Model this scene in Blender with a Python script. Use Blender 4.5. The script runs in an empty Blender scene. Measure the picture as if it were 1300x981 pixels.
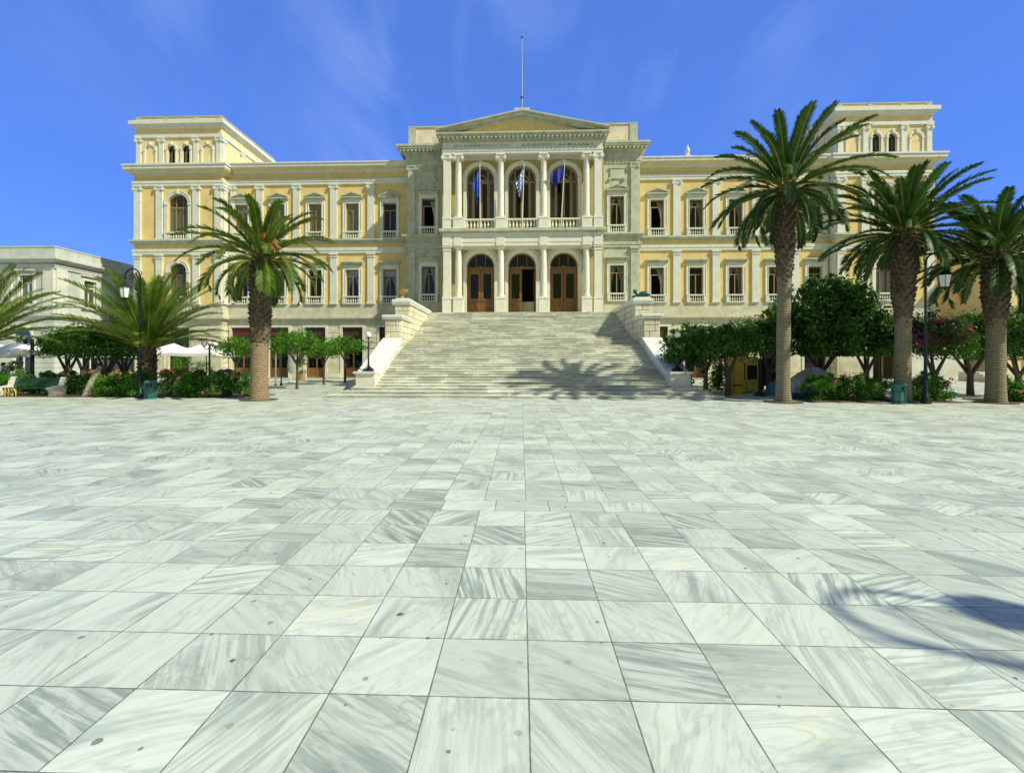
import bpy, math, random
from mathutils import Vector, Matrix
R=math.radians; PI=math.pi
sc=bpy.context.scene; C=sc.collection

# ---------------------------------------------------------------- mesh builder
class MB:
    def __init__(s): s.v=[]; s.f=[]; s.M=None; s.uv=None
    def add(s,vs,fs):
        b=len(s.v)
        if s.M is not None: vs=[tuple(s.M@Vector(p)) for p in vs]
        s.v+= [tuple(p) for p in vs]; s.f+=[tuple(b+i for i in f) for f in fs]
    def quad(s,a,b,c,d): s.add([a,b,c,d],[(0,1,2,3)])
    def box(s,x0,x1,y0,y1,z0,z1):
        s.add([(x0,y0,z0),(x1,y0,z0),(x1,y1,z0),(x0,y1,z0),(x0,y0,z1),(x1,y0,z1),(x1,y1,z1),(x0,y1,z1)],
              [(0,3,2,1),(4,5,6,7),(0,1,5,4),(1,2,6,5),(2,3,7,6),(3,0,4,7)])
    def bbox(s,x0,x1,y0,y1,z0,z1,b=.02):   # box with chamfered edges
        vs=[];
        for z,i in ((z0,b),(z0+b,0),(z1-b,0),(z1,b)):
            X0,X1,Y0,Y1=x0+i,x1-i,y0+i,y1-i; c=b if i==0 else b*.5
            vs+=[(X0+c,Y0,z),(X1-c,Y0,z),(X1,Y0+c,z),(X1,Y1-c,z),(X1-c,Y1,z),(X0+c,Y1,z),(X0,Y1-c,z),(X0,Y0+c,z)]
        fs=[tuple(range(7,-1,-1)),tuple(range(24,32))]
        for k in range(3):
            for j in range(8): fs.append((k*8+j,k*8+(j+1)%8,k*8+8+(j+1)%8,k*8+8+j))
        s.add(vs,fs)
    def prism(s,pts,axis,a0,a1):           # closed outline extruded along an axis
        n=len(pts)
        def P(p,a): return (a,p[0],p[1]) if axis=='x' else ((p[0],a,p[1]) if axis=='y' else (p[0],p[1],a))
        s.add([P(p,a0) for p in pts]+[P(p,a1) for p in pts],
              [tuple(range(n-1,-1,-1)),tuple(range(n,2*n))]+[(i,(i+1)%n,n+(i+1)%n,n+i) for i in range(n)])
    def lathe(s,prof,cx,cy,n=12,cap=True):
        vs=[];fs=[]
        for r,z in prof:
            for i in range(n):
                a=2*PI*i/n; vs.append((cx+r*math.cos(a),cy+r*math.sin(a),z))
        m=len(prof)
        for k in range(m-1):
            for i in range(n): fs.append((k*n+i,k*n+(i+1)%n,(k+1)*n+(i+1)%n,(k+1)*n+i))
        if cap: fs.append(tuple(range(n-1,-1,-1))); fs.append(tuple((m-1)*n+i for i in range(n)))
        s.add(vs,fs)
    def tube(s,pts,rs,n=8,cap=True):
        pts=[Vector(p) for p in pts]
        if not isinstance(rs,(list,tuple)): rs=[rs]*len(pts)
        vs=[];fs=[];up=None
        for k,p in enumerate(pts):
            t=(pts[min(k+1,len(pts)-1)]-pts[max(k-1,0)])
            if t.length<1e-9: t=Vector((0,0,1))
            t.normalize()
            if up is None: up=Vector((1,0,0)) if abs(t.z)>.7 else Vector((0,0,1))
            a=t.cross(up)
            if a.length<1e-6: a=t.cross(Vector((0,1,0)))
            a.normalize(); b=a.cross(t).normalized(); up=b
            for i in range(n):
                q=2*PI*i/n; vs.append(p+(a*math.cos(q)+b*math.sin(q))*rs[k])
        for k in range(len(pts)-1):
            for i in range(n): fs.append((k*n+i,k*n+(i+1)%n,(k+1)*n+(i+1)%n,(k+1)*n+i))
        if cap: fs.append(tuple(range(n-1,-1,-1))); fs.append(tuple((len(pts)-1)*n+i for i in range(n)))
        s.add(vs,fs)
    def ball(s,c,r,n=12,m=8,sz=1):
        s.lathe([(max(r*math.sin(PI*k/m),.001),c[2]-r*sz*math.cos(PI*k/m)) for k in range(m+1)],c[0],c[1],n,False)
    def ycyl(s,cx,cz,r,y0,y1,n=10): s.prism([(cx+r*math.cos(2*PI*i/n),cz+r*math.sin(2*PI*i/n)) for i in range(n)],'y',y0,y1)
    def wall(s,x0,x1,z0,z1,y,ops=(),dep=.35):
        """front sheet with real openings and reveals. op=(xa,xb,za,zb,arch)"""
        O=[]
        for o in ops:
            xa,xb,za,zb=o[:4]; ar=len(o)>4 and o[4]; r=(xb-xa)/2
            O.append((xa,xb,za,zb+(r if ar else 0),ar,zb))
        xs=sorted({x0,x1}|{o[0] for o in O}|{o[1] for o in O}); zs=sorted({z0,z1}|{o[2] for o in O}|{o[3] for o in O})
        xs=[x for x in xs if x0<=x<=x1]; zs=[z for z in zs if z0<=z<=z1]
        for i in range(len(xs)-1):
            for j in range(len(zs)-1):
                cx=(xs[i]+xs[i+1])/2; cz=(zs[j]+zs[j+1])/2
                if any(o[0]<cx<o[1] and o[2]<cz<o[3] for o in O): continue
                s.quad((xs[i],y,zs[j]),(xs[i+1],y,zs[j]),(xs[i+1],y,zs[j+1]),(xs[i],y,zs[j+1]))
        for xa,xb,za,zt,ar,zs_ in O:
            Y=y+dep
            s.quad((xa,y,za),(xb,y,za),(xb,Y,za),(xa,Y,za))
            top=zs_ if ar else zt
            s.quad((xa,y,za),(xa,Y,za),(xa,Y,top),(xa,y,top)); s.quad((xb,y,za),(xb,y,top),(xb,Y,top),(xb,Y,za))
            if not ar: s.quad((xa,y,zt),(xa,Y,zt),(xb,Y,zt),(xb,y,zt))
            else:
                r=(xb-xa)/2; c=(xa+xb)/2; n=18
                arc=[(c-r*math.cos(PI*k/n),zs_+r*math.sin(PI*k/n)) for k in range(n+1)]
                for k in range(n):
                    a,b=arc[k],arc[k+1]
                    s.quad((a[0],y,a[1]),(a[0],Y,a[1]),(b[0],Y,b[1]),(b[0],y,b[1]))
                    cor=(xa,y,zt) if k<n//2 else (xb,y,zt)
                    s.add([cor,(a[0],y,a[1]),(b[0],y,b[1])],[(0,1,2)])
    def ring(s,cx,cz,r0,r1,y0,y1,n=18):    # half-round archivolt
        for k in range(n):
            a=PI*k/n; b=PI*(k+1)/n
            P=lambda r,t,y:(cx-r*math.cos(t),y,cz+r*math.sin(t))
            s.quad(P(r0,a,y0),P(r0,b,y0),P(r1,b,y0),P(r1,a,y0))
            s.quad(P(r1,a,y0),P(r1,b,y0),P(r1,b,y1),P(r1,a,y1))
            s.quad(P(r0,a,y0),P(r0,a,y1),P(r0,b,y1),P(r0,b,y0))
def FX(xc,y0): return Matrix(((0,-1,0,xc),(1,0,0,y0),(0,0,1,0),(0,0,0,1)))   # a front turned to face +X
def FNX(xc,y1): return Matrix(((0,1,0,xc),(-1,0,0,y1),(0,0,1,0),(0,0,0,1)))  # a front turned to face -X

def obj(name,mb,mat,parent=None,smooth=False,base=None,label=None):
    me=bpy.data.meshes.new(name); me.from_pydata(mb.v,[],mb.f); me.validate(); me.update()
    me.materials.append(mat)
    if smooth:
        for p in me.polygons: p.use_smooth=True
        try: me.set_sharp_from_angle(angle=R(38))
        except Exception: pass
    o=bpy.data.objects.new(name,me); C.objects.link(o)
    if parent:
        o.parent=parent
        if base is not None: o.matrix_parent_inverse=Matrix.Translation(-Vector(base))
    if label: o['label']=label
    return o
def tag(o,label,cat,group=None,kind=None):
    if label: o['label']=label
    if cat: o['category']=cat
    if group: o['group']=group
    if kind: o['kind']=kind
    return o
def thing(name,label,cat,loc=(0,0,0),rz=0,group=None):
    o=bpy.data.objects.new(name,None); C.objects.link(o); o.location=loc; o.rotation_euler=(0,0,rz); o.empty_display_size=.3
    return tag(o,label,cat,group)
def copy_tree(o,parent=None):
    c=o.copy(); C.objects.link(c)
    if parent: c.parent=parent
    for ch in [x for x in bpy.data.objects if x.parent==o]: copy_tree(ch,c)
    return c

# ---------------------------------------------------------------- materials
def newmat(name):
    m=bpy.data.materials.new(name); m.use_nodes=True; nt=m.node_tree
    return m,nt,nt.nodes['Principled BSDF']
def N(nt,t,**k):
    n=nt.nodes.new(t)
    for a,b in k.items(): setattr(n,a,b)
    return n
def setin(n,**k):
    for a,b in k.items(): n.inputs[a.replace('_',' ')].default_value=b
def mixc(nt,fac,a,b,bt='MIX'):
    n=N(nt,'ShaderNodeMix',data_type='RGBA',blend_type=bt)
    for i,v in ((0,fac),(6,a),(7,b)):
        if hasattr(v,'is_linked'): nt.links.new(v,n.inputs[i])
        elif i: n.inputs[i].default_value=(*v,1)
        else: n.inputs[i].default_value=v
    return n.outputs[2]
def ramp(nt,src,a,b):
    n=N(nt,'ShaderNodeMapRange'); nt.links.new(src,n.inputs[0]); n.inputs[1].default_value=a; n.inputs[2].default_value=b
    return n.outputs[0]
def mathn(nt,op,a,b=None,c=None):
    n=N(nt,'ShaderNodeMath',operation=op)
    for i,v in enumerate((a,b,c)):
        if v is None: continue
        if hasattr(v,'is_linked'): nt.links.new(v,n.inputs[i])
        else: n.inputs[i].default_value=v
    return n.outputs[0]
def noise(nt,co,scale,detail=4,rough=.6,dist=0,vec=None):
    n=N(nt,'ShaderNodeTexNoise'); setin(n,Scale=scale,Detail=detail,Roughness=rough,Distortion=dist)
    if vec:
        m=N(nt,'ShaderNodeMapping'); m.inputs['Scale'].default_value=vec; nt.links.new(co,m.inputs[0]); co=m.outputs[0]
    nt.links.new(co,n.inputs['Vector']); return n.outputs['Fac']
def geo(nt): return N(nt,'ShaderNodeNewGeometry').outputs['Position']
def plain(name,col,rough=.6,metal=0,var=.12,scale=3,bump=0,bscale=20,stain=0,stcol=(.12,.1,.06),spec=.5):
    m,nt,b=newmat(name); co=geo(nt); setin(b,Roughness=rough,Metallic=metal); b.inputs['Specular IOR Level'].default_value=spec
    f=ramp(nt,noise(nt,co,scale),.3,.7)
    c=mixc(nt,f,tuple(x*(1-var) for x in col),tuple(min(1,x*(1+var)) for x in col))
    if stain:
        f2=mathn(nt,'MULTIPLY',ramp(nt,noise(nt,co,1.2,6,.7,.4,(1.6,1.6,.35)),.52,.78),stain)
        c=mixc(nt,f2,c,stcol)
        f3=mathn(nt,'MULTIPLY',ramp(nt,noise(nt,co,.45,8,.75),.55,.8),stain*.6)
        c=mixc(nt,f3,c,stcol)
    nt.links.new(c,b.inputs['Base Color'])
    if bump:
        bn=N(nt,'ShaderNodeBump'); setin(bn,Strength=bump,Distance=.02); nt.links.new(noise(nt,co,bscale,5),bn.inputs['Height']); nt.links.new(bn.outputs[0],b.inputs['Normal'])
    return m
def leafmat(name,c1,c2,rough=.45,trans=.25,c3=None):
    m,nt,b=newmat(name); g=N(nt,'ShaderNodeNewGeometry'); setin(b,Roughness=rough+.12); b.inputs['Specular IOR Level'].default_value=.28
    c=mixc(nt,g.outputs['Random Per Island'],c1,c2)
    f=ramp(nt,noise(nt,g.outputs['Position'],1.1,3),.38,.62); c=mixc(nt,f,c,c3 or tuple(x*.7 for x in c1))
    nt.links.new(c,b.inputs['Base Color'])
    t=N(nt,'ShaderNodeBsdfTranslucent'); tc=mixc(nt,.5,c,(c2[0]*1.2,c2[1]*1.3,c2[2]*.5)); nt.links.new(tc,t.inputs[0])
    mx=N(nt,'ShaderNodeMixShader'); mx.inputs[0].default_value=trans
    nt.links.new(b.outputs[0],mx.inputs[1]); nt.links.new(t.outputs[0],mx.inputs[2])
    nt.links.new(mx.outputs[0],nt.nodes['Material Output'].inputs[0]); return m
M={}
M['plaster']=plain('yellow_plaster',(.77,.595,.255),.9,var=.09,scale=1.1,bump=.2,stain=.42,stcol=(.42,.33,.15),spec=.2)
M['plaster_pale']=plain('pale_yellow_plaster',(.82,.66,.35),.9,var=.08,scale=1.5,bump=.15,stain=.28,stcol=(.35,.28,.16),spec=.2)
M['plaster_orange']=plain('orange_plaster',(.78,.40,.10),.9,var=.06,scale=1.2,bump=.1,stain=.15,stcol=(.4,.25,.1),spec=.2)
M['trim']=plain('white_marble_trim',(.70,.715,.61),.6,var=.09,scale=2.5,bump=.15,stain=.26,stcol=(.27,.28,.18))
M['trim_old']=plain('weathered_marble',(.49,.51,.38),.7,var=.2,scale=2,bump=.2,stain=.45,stcol=(.17,.17,.10))
M['column']=plain('column_marble',(.78,.77,.64),.55,var=.07,scale=3,bump=.08,stain=.18,stcol=(.42,.38,.22))
M['stone']=plain('base_stone',(.60,.575,.43),.75,var=.16,scale=1.6,bump=.3,bscale=12,stain=.38,stcol=(.2,.19,.12))
M['rust']=plain('rusticated_stone',(.64,.60,.43),.75,var=.25,scale=1.1,bump=.35,bscale=10,stain=.32,stcol=(.24,.25,.17))
M['marble_grey']=plain('grey_white_marble',(.68,.675,.58),.65,var=.14,scale=.9,bump=.15,stain=.35,stcol=(.3,.31,.27))
M['wood']=plain('varnished_oak',(.22,.11,.028),.4,var=.25,scale=4,bump=.1)
M['wood_pale']=plain('faded_window_wood',(.34,.22,.10),.55,var=.2,scale=4)
M['blind']=plain('tan_roller_blind',(.60,.50,.28),.8,var=.1,scale=5)
M['curtain']=plain('cream_curtain',(.70,.66,.50),.9,var=.1,scale=6)
M['wood_dark']=plain('dark_shop_wood',(.13,.065,.022),.45,var=.25,scale=4)
M['sheer']=plain('grey_blue_net_curtain',(.34,.42,.40),.9,var=.12,scale=5)
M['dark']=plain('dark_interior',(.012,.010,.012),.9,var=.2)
M['iron']=plain('green_black_iron',(.010,.028,.024),.4,metal=.3,var=.2,scale=8)
M['iron_black']=plain('black_iron',(.012,.014,.014),.42,metal=.3,var=.2,scale=8)
M['teal']=plain('teal_painted_metal',(.035,.16,.15),.42,var=.18,scale=5,stain=.15)
M['bench_green']=plain('green_bench_paint',(.015,.085,.035),.4,var=.15)
M['house_marble']=plain('grey_house_marble',(.56,.585,.53),.65,var=.16,scale=.9,bump=.15,stain=.4,stcol=(.26,.27,.22))
M['bench_stone']=plain('white_bench_marble',(.74,.73,.66),.6,var=.06,stain=.15)
M['canvas']=plain('white_canvas',(.86,.84,.80),.85,var=.03)
M['canvas_grey']=plain('grey_canvas',(.30,.30,.29),.85,var=.1)
M['wicker']=plain('brown_wicker',(.33,.17,.07),.7,var=.35,scale=30,bump=.4,bscale=60)
M['dark_wicker']=plain('dark_wicker',(.035,.03,.03),.7,var=.3,scale=30,bump=.4,bscale=60)
M['soil']=plain('bed_soil',(.12,.08,.05),.95,var=.3,scale=6,bump=.5)
M['bronze']=plain('green_bronze',(.03,.10,.08),.45,metal=.6,var=.3,scale=12)
M['terracotta']=plain('old_terracotta',(.42,.27,.12),.8,var=.2,scale=8)
M['tarp']=plain('grey_tarpaulin',(.34,.33,.27),.7,var=.2,scale=2)
M['tarp_blue']=plain('blue_tarpaulin',(.02,.07,.20),.6,var=.15,scale=2)
M['yellow']=plain('yellow_machine_paint',(.72,.44,.02),.4,var=.06,scale=3)
M['skin']=plain('skin',(.55,.28,.17),.55,var=.05)
M['shirt']=plain('blue_grey_shirt',(.10,.22,.30),.85)
M['trousers']=plain('dark_trousers',(.03,.035,.05),.85)
M['hair']=plain('dark_hair',(.03,.018,.012),.6)
M['red']=plain('dark_red_paint',(.11,.018,.012),.5)
M['roof_tile']=plain('roof_tile',(.45,.20,.09),.8,var=.25,scale=5,bump=.5,bscale=9)
M['flag_blue']=plain('blue_flag_cloth',(.015,.10,.62),.7,var=.05)
M['flag_navy']=plain('navy_flag_cloth',(.012,.03,.30),.7,var=.05)
M['pole_white']=plain('white_painted_pole',(.78,.77,.70),.4,var=.05)
M['pole_grey']=plain('weathered_pole',(.30,.28,.22),.5,metal=.2)
M['engrave']=plain('dark_engraved_letters',(.22,.23,.18),.8,var=.1)
M['pipe']=plain('orange_palm_fruit',(.36,.19,.03),.6,var=.3,scale=9)
M['pink']=leafmat('pink_blossom',(.80,.10,.30),(.85,.22,.42),.6,.3,c3=(.75,.06,.22))
M['magenta']=leafmat('magenta_bougainvillea',(.60,.01,.33),(.80,.06,.50),.6,.3,c3=(.42,.01,.2))
M['leaf_ficus']=leafmat('dark_ficus_leaf',(.04,.12,.012),(.13,.30,.035),.32,.2)
M['leaf_orange']=leafmat('bright_orange_tree_leaf',(.08,.22,.012),(.16,.36,.02),.35,.3)
M['leaf_hedge']=leafmat('hedge_leaf',(.055,.20,.014),(.14,.36,.03),.4,.25)
M['leaf_pale']=leafmat('variegated_leaf',(.12,.22,.05),(.5,.55,.35),.5,.2)
M['palm1']=leafmat('palm_frond_green',(.09,.165,.018),(.185,.275,.035),.42,.2)
M['palm2']=leafmat('palm_frond_dark',(.035,.09,.016),(.085,.18,.03),.35,.14)
M['palm3']=leafmat('palm_frond_yellow_green',(.11,.21,.02),(.23,.34,.045),.45,.25)
M['brown_board']=plain('brown_fascia_board',(.05,.03,.016),.6)
M['rachis']=plain('palm_leaf_stalk',(.28,.26,.06),.5,var=.2)
M['bark']=plain('grey_brown_bark',(.10,.075,.05),.9,var=.3,scale=6,bump=.6,bscale=25)
M['bark_pale']=plain('pale_bark',(.36,.33,.25),.9,var=.2,scale=6,bump=.4,bscale=20)
def palmbark():
    m,nt,b=newmat('palm_bark'); g=N(nt,'ShaderNodeNewGeometry'); setin(b,Roughness=.9)
    c=mixc(nt,g.outputs['Random Per Island'],(.06,.047,.026),(.19,.15,.085))
    f=ramp(nt,noise(nt,g.outputs['Position'],14,4),.4,.65); c=mixc(nt,f,c,(.07,.05,.03)); nt.links.new(c,b.inputs['Base Color'])
    bn=N(nt,'ShaderNodeBump'); setin(bn,Strength=.7,Distance=.03); nt.links.new(noise(nt,g.outputs['Position'],30,4),bn.inputs['Height']); nt.links.new(bn.outputs[0],b.inputs['Normal'])
    return m
M['palmbark']=palmbark()
def palmsmooth(name,c0,c1):
    m,nt,b=newmat(name); co=geo(nt); setin(b,Roughness=.9)
    w=N(nt,'ShaderNodeTexWave',wave_type='BANDS',bands_direction='Z'); setin(w,Scale=3.2,Distortion=5,Detail=3); w.inputs['Detail Scale'].default_value=3
    nt.links.new(co,w.inputs[0])
    c=mixc(nt,w.outputs['Fac'],c0,c1); f=ramp(nt,noise(nt,co,9,5),.5,.75); c=mixc(nt,mathn(nt,'MULTIPLY',f,.6),c,tuple(x*.4 for x in c0)); nt.links.new(c,b.inputs['Base Color'])
    bn=N(nt,'ShaderNodeBump'); setin(bn,Strength=.6,Distance=.03); nt.links.new(w.outputs['Fac'],bn.inputs['Height']); nt.links.new(bn.outputs[0],b.inputs['Normal'])
    return m
M['palmlow']=palmsmooth('palm_lower_trunk',(.21,.15,.08),(.36,.27,.15))
M['palmlow2']=palmsmooth('greyer_palm_lower_trunk',(.17,.145,.085),(.29,.25,.155))
def glass(name,tint,trans=.55):
    m,nt,b=newmat(name); nt.nodes.remove(b)
    t=N(nt,'ShaderNodeBsdfTransparent'); t.inputs[0].default_value=(*tint,1)
    g=N(nt,'ShaderNodeBsdfGlossy'); g.inputs['Roughness'].default_value=.03; g.inputs[0].default_value=(.75,.78,.75,1)
    fr=N(nt,'ShaderNodeFresnel'); fr.inputs[0].default_value=1.55
    f=mathn(nt,'MULTIPLY',fr.outputs[0],.75); mx=N(nt,'ShaderNodeMixShader'); nt.links.new(f,mx.inputs[0])
    nt.links.new(t.outputs[0],mx.inputs[1]); nt.links.new(g.outputs[0],mx.inputs[2]); nt.links.new(mx.outputs[0],nt.nodes['Material Output'].inputs[0]); return m
M['glass']=glass('window_glass',(.86,.90,.86))
def globe():
    m,nt,b=newmat('white_opal_glass'); setin(b,Roughness=.15); b.inputs['Base Color'].default_value=(.85,.86,.84,1); return m
M['globe']=globe()
def greek():
    m,nt,b=newmat('blue_white_striped_flag'); setin(b,Roughness=.7)
    uv=N(nt,'ShaderNodeUVMap'); sp=N(nt,'ShaderNodeSeparateXYZ'); nt.links.new(uv.outputs[0],sp.inputs[0]); u,v=sp.outputs[0],sp.outputs[1]
    s=mathn(nt,'FLOOR',mathn(nt,'MULTIPLY',v,9)); blue=mathn(nt,'COMPARE',mathn(nt,'MODULO',s,2),0,.1)
    cant=mathn(nt,'MULTIPLY',mathn(nt,'LESS_THAN',u,.37),mathn(nt,'GREATER_THAN',v,4/9))
    cx=mathn(nt,'COMPARE',u,.185,.04); cy=mathn(nt,'COMPARE',v,.722,.056); cr=mathn(nt,'MAXIMUM',cx,cy); cb=mathn(nt,'SUBTRACT',1,cr)
    f=mathn(nt,'ADD',mathn(nt,'MULTIPLY',cant,cb),mathn(nt,'MULTIPLY',mathn(nt,'SUBTRACT',1,cant),blue))
    nt.links.new(mixc(nt,f,(.82,.84,.86),(.02,.14,.50)),b.inputs['Base Color']); return m
M['flag_greek']=greek()
def paving(name,tone=1.0,gum=True,rowshift=0):
    """marble slabs: UV unit = one slab; every slab its own veining direction and tone"""
    m,nt,b=newmat(name); uv=N(nt,'ShaderNodeUVMap').outputs[0]; L=nt.links.new
    sp=N(nt,'ShaderNodeSeparateXYZ'); L(uv,sp.inputs[0])
    fx=mathn(nt,'FLOOR',sp.outputs[0]); fy=mathn(nt,'FLOOR',sp.outputs[1])
    cb=N(nt,'ShaderNodeCombineXYZ'); L(fx,cb.inputs[0]); L(fy,cb.inputs[1]); cb.inputs[2].default_value=3.7
    wn=N(nt,'ShaderNodeTexWhiteNoise',noise_dimensions='3D'); L(cb.outputs[0],wn.inputs[0])
    wc=N(nt,'ShaderNodeSeparateColor'); L(wn.outputs['Color'],wc.inputs[0]); r1,r2,r3=wc.outputs; r0=wn.outputs['Value']
    # per slab rotated and shifted coordinates
    rot=N(nt,'ShaderNodeVectorRotate',rotation_type='Z_AXIS'); L(uv,rot.inputs['Vector']); L(mathn(nt,'MULTIPLY',r1,PI),rot.inputs['Angle'])
    off=N(nt,'ShaderNodeVectorMath',operation='MULTIPLY_ADD'); L(wn.outputs['Color'],off.inputs[0]); off.inputs[1].default_value=(37,53,29); L(rot.outputs[0],off.inputs[2])
    co=off.outputs[0]
    wide=noise(nt,co,.55,5,.55,1.0,(.8,3.0,1)); vein=noise(nt,co,.85,4,.55,1.4,(.7,2.6,1)); fine=noise(nt,co,1.5,5,.6,.5,(.45,8,1)); cloud=noise(nt,co,.9,6,.62)
    white=(.68*tone,.735*tone,.61*tone); grey=(.25*tone,.315*tone,.265*tone); cream=(.68*tone,.67*tone,.44*tone); slate=(.14*tone,.20*tone,.19*tone)
    # slab character: thresholds moved by r2
    thr=N(nt,'ShaderNodeMapRange'); L(r2,thr.inputs[0]); thr.inputs[3].default_value=.60; thr.inputs[4].default_value=.44
    f=mathn(nt,'MULTIPLY',mathn(nt,'SUBTRACT',wide,thr.outputs[0]),5.0); f=N_clamp(nt,f)
    c=mixc(nt,mathn(nt,'MULTIPLY',f,.66),white,grey)
    v=mathn(nt,'ABSOLUTE',mathn(nt,'SUBTRACT',vein,.5)); vl=N_clamp(nt,mathn(nt,'SUBTRACT',1,mathn(nt,'MULTIPLY',v,26)))
    c=mixc(nt,mathn(nt,'MULTIPLY',mathn(nt,'MULTIPLY',vl,mathn(nt,'POWER',cloud,2.2)),1.0),c,slate)
    st=N_clamp(nt,mathn(nt,'MULTIPLY',mathn(nt,'SUBTRACT',fine,.47),9)); c=mixc(nt,mathn(nt,'MULTIPLY',st,mathn(nt,'ADD',.10,mathn(nt,'MULTIPLY',mathn(nt,'POWER',r3,2.5),.75))),c,grey)
    cr=N_clamp(nt,mathn(nt,'MULTIPLY',mathn(nt,'SUBTRACT',cloud,.54),4)); c=mixc(nt,mathn(nt,'MULTIPLY',cr,mathn(nt,'ADD',.15,mathn(nt,'MULTIPLY',r0,.75))),c,cream)
    br=N(nt,'ShaderNodeMapRange'); L(r0,br.inputs[0]); br.inputs[3].default_value=.80; br.inputs[4].default_value=1.07
    hs=N(nt,'ShaderNodeHueSaturation'); L(c,hs.inputs['Color']); L(br.outputs[0],hs.inputs['Value']); c=hs.outputs[0]
    # worn and soiled patches, over the slabs
    P=geo(nt); dirt=ramp(nt,noise(nt,P,.55,7,.7),.5,.78); c=mixc(nt,mathn(nt,'MULTIPLY',dirt,.42),c,(.34,.35,.25))
    d2=ramp(nt,noise(nt,P,2.6,8,.75,.4),.56,.72); c=mixc(nt,mathn(nt,'MULTIPLY',d2,.30),c,(.33,.31,.20))
    if gum:
        vo=N(nt,'ShaderNodeTexVoronoi',voronoi_dimensions='2D'); vo.inputs['Scale'].default_value=3.7; vo.inputs['Randomness'].default_value=1; L(P,vo.inputs['Vector'])
        vc=N(nt,'ShaderNodeSeparateColor'); L(vo.outputs['Color'],vc.inputs[0])
        rad=mathn(nt,'ADD',mathn(nt,'MULTIPLY',mathn(nt,'POWER',vc.outputs[0],3.5),.10),-.012); d=mathn(nt,'ADD',vo.outputs['Distance'],mathn(nt,'MULTIPLY',mathn(nt,'SUBTRACT',noise(nt,P,26,3),.5),.11))
        c=mixc(nt,mathn(nt,'MULTIPLY',mathn(nt,'LESS_THAN',d,rad),mathn(nt,'ADD',.2,mathn(nt,'MULTIPLY',vc.outputs[1],.7))),c,(.075,.075,.065))
    # joints
    def edge(s):
        fr=mathn(nt,'FRACT',s); return mathn(nt,'MINIMUM',fr,mathn(nt,'SUBTRACT',1,fr))
    e=mathn(nt,'MINIMUM',edge(sp.outputs[0]),edge(sp.outputs[1]))
    wob=mathn(nt,'MULTIPLY',noise(nt,P,9,3),.0145)
    j=mathn(nt,'LESS_THAN',e,wob); c=mixc(nt,mathn(nt,'MULTIPLY',j,.85),c,(.10,.10,.065))
    L(c,b.inputs['Base Color'])
    rg=N(nt,'ShaderNodeMapRange'); L(cloud,rg.inputs[0]); rg.inputs[3].default_value=.42; rg.inputs[4].default_value=.66; L(rg.outputs[0],b.inputs['Roughness'])
    b.inputs['Specular IOR Level'].default_value=.35
    bn=N(nt,'ShaderNodeBump'); setin(bn,Strength=.35,Distance=.006); h=mathn(nt,'SUBTRACT',mathn(nt,'MULTIPLY',fine,.25),j); L(h,bn.inputs['Height']); L(bn.outputs[0],b.inputs['Normal'])
    return m
def N_clamp(nt,s):
    n=N(nt,'ShaderNodeClamp'); nt.links.new(s,n.inputs[0]); return n.outputs[0]
M['paving']=paving('marble_paving'); M['paving_far']=paving('marble_paving_far',.9,False)
def stairmat():
    m,nt,b=newmat('stair_marble'); P=geo(nt); L=nt.links.new; sp=N(nt,'ShaderNodeSeparateXYZ'); L(P,sp.inputs[0])
    row=mathn(nt,'FLOOR',mathn(nt,'DIVIDE',mathn(nt,'ADD',sp.outputs[2],-.281+.055),.1403))
    wn=N(nt,'ShaderNodeTexWhiteNoise',noise_dimensions='1D'); L(row,wn.inputs['W'])
    col=mathn(nt,'FLOOR',mathn(nt,'ADD',mathn(nt,'DIVIDE',sp.outputs[0],1.35),mathn(nt,'MULTIPLY',wn.outputs['Value'],9)))
    cb=N(nt,'ShaderNodeCombineXYZ'); L(row,cb.inputs[0]); L(col,cb.inputs[1]); w2=N(nt,'ShaderNodeTexWhiteNoise',noise_dimensions='3D'); L(cb.outputs[0],w2.inputs[0])
    off=N(nt,'ShaderNodeVectorMath',operation='MULTIPLY_ADD'); L(w2.outputs['Color'],off.inputs[0]); off.inputs[1].default_value=(31,17,23); L(P,off.inputs[2])
    f=ramp(nt,noise(nt,off.outputs[0],1.6,5,.6,1.2,(.7,2,3)),.4,.68)
    c=mixc(nt,mathn(nt,'MULTIPLY',f,.8),(.82,.82,.68),(.42,.46,.38))
    hs=N(nt,'ShaderNodeHueSaturation'); L(c,hs.inputs['Color']); br=N(nt,'ShaderNodeMapRange'); L(w2.outputs['Value'],br.inputs[0]); br.inputs[3].default_value=.72; br.inputs[4].default_value=1.08; L(br.outputs[0],hs.inputs['Value']); c=hs.outputs[0]
    st=ramp(nt,noise(nt,P,.5,7,.75,.5),.5,.75); c=mixc(nt,mathn(nt,'MULTIPLY',st,.45),c,(.24,.25,.18))
    fr=mathn(nt,'FRACT',mathn(nt,'ADD',mathn(nt,'DIVIDE',sp.outputs[0],1.35),mathn(nt,'MULTIPLY',wn.outputs['Value'],9)))
    c=mixc(nt,mathn(nt,'MULTIPLY',mathn(nt,'LESS_THAN',fr,.008),.7),c,(.1,.1,.07)); L(c,b.inputs['Base Color']); setin(b,Roughness=.6)
    bn=N(nt,'ShaderNodeBump'); setin(bn,Strength=.3,Distance=.02); L(noise(nt,P,14,4),bn.inputs['Height']); L(bn.outputs[0],b.inputs['Normal'])
    return m
M['stair']=stairmat()

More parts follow.
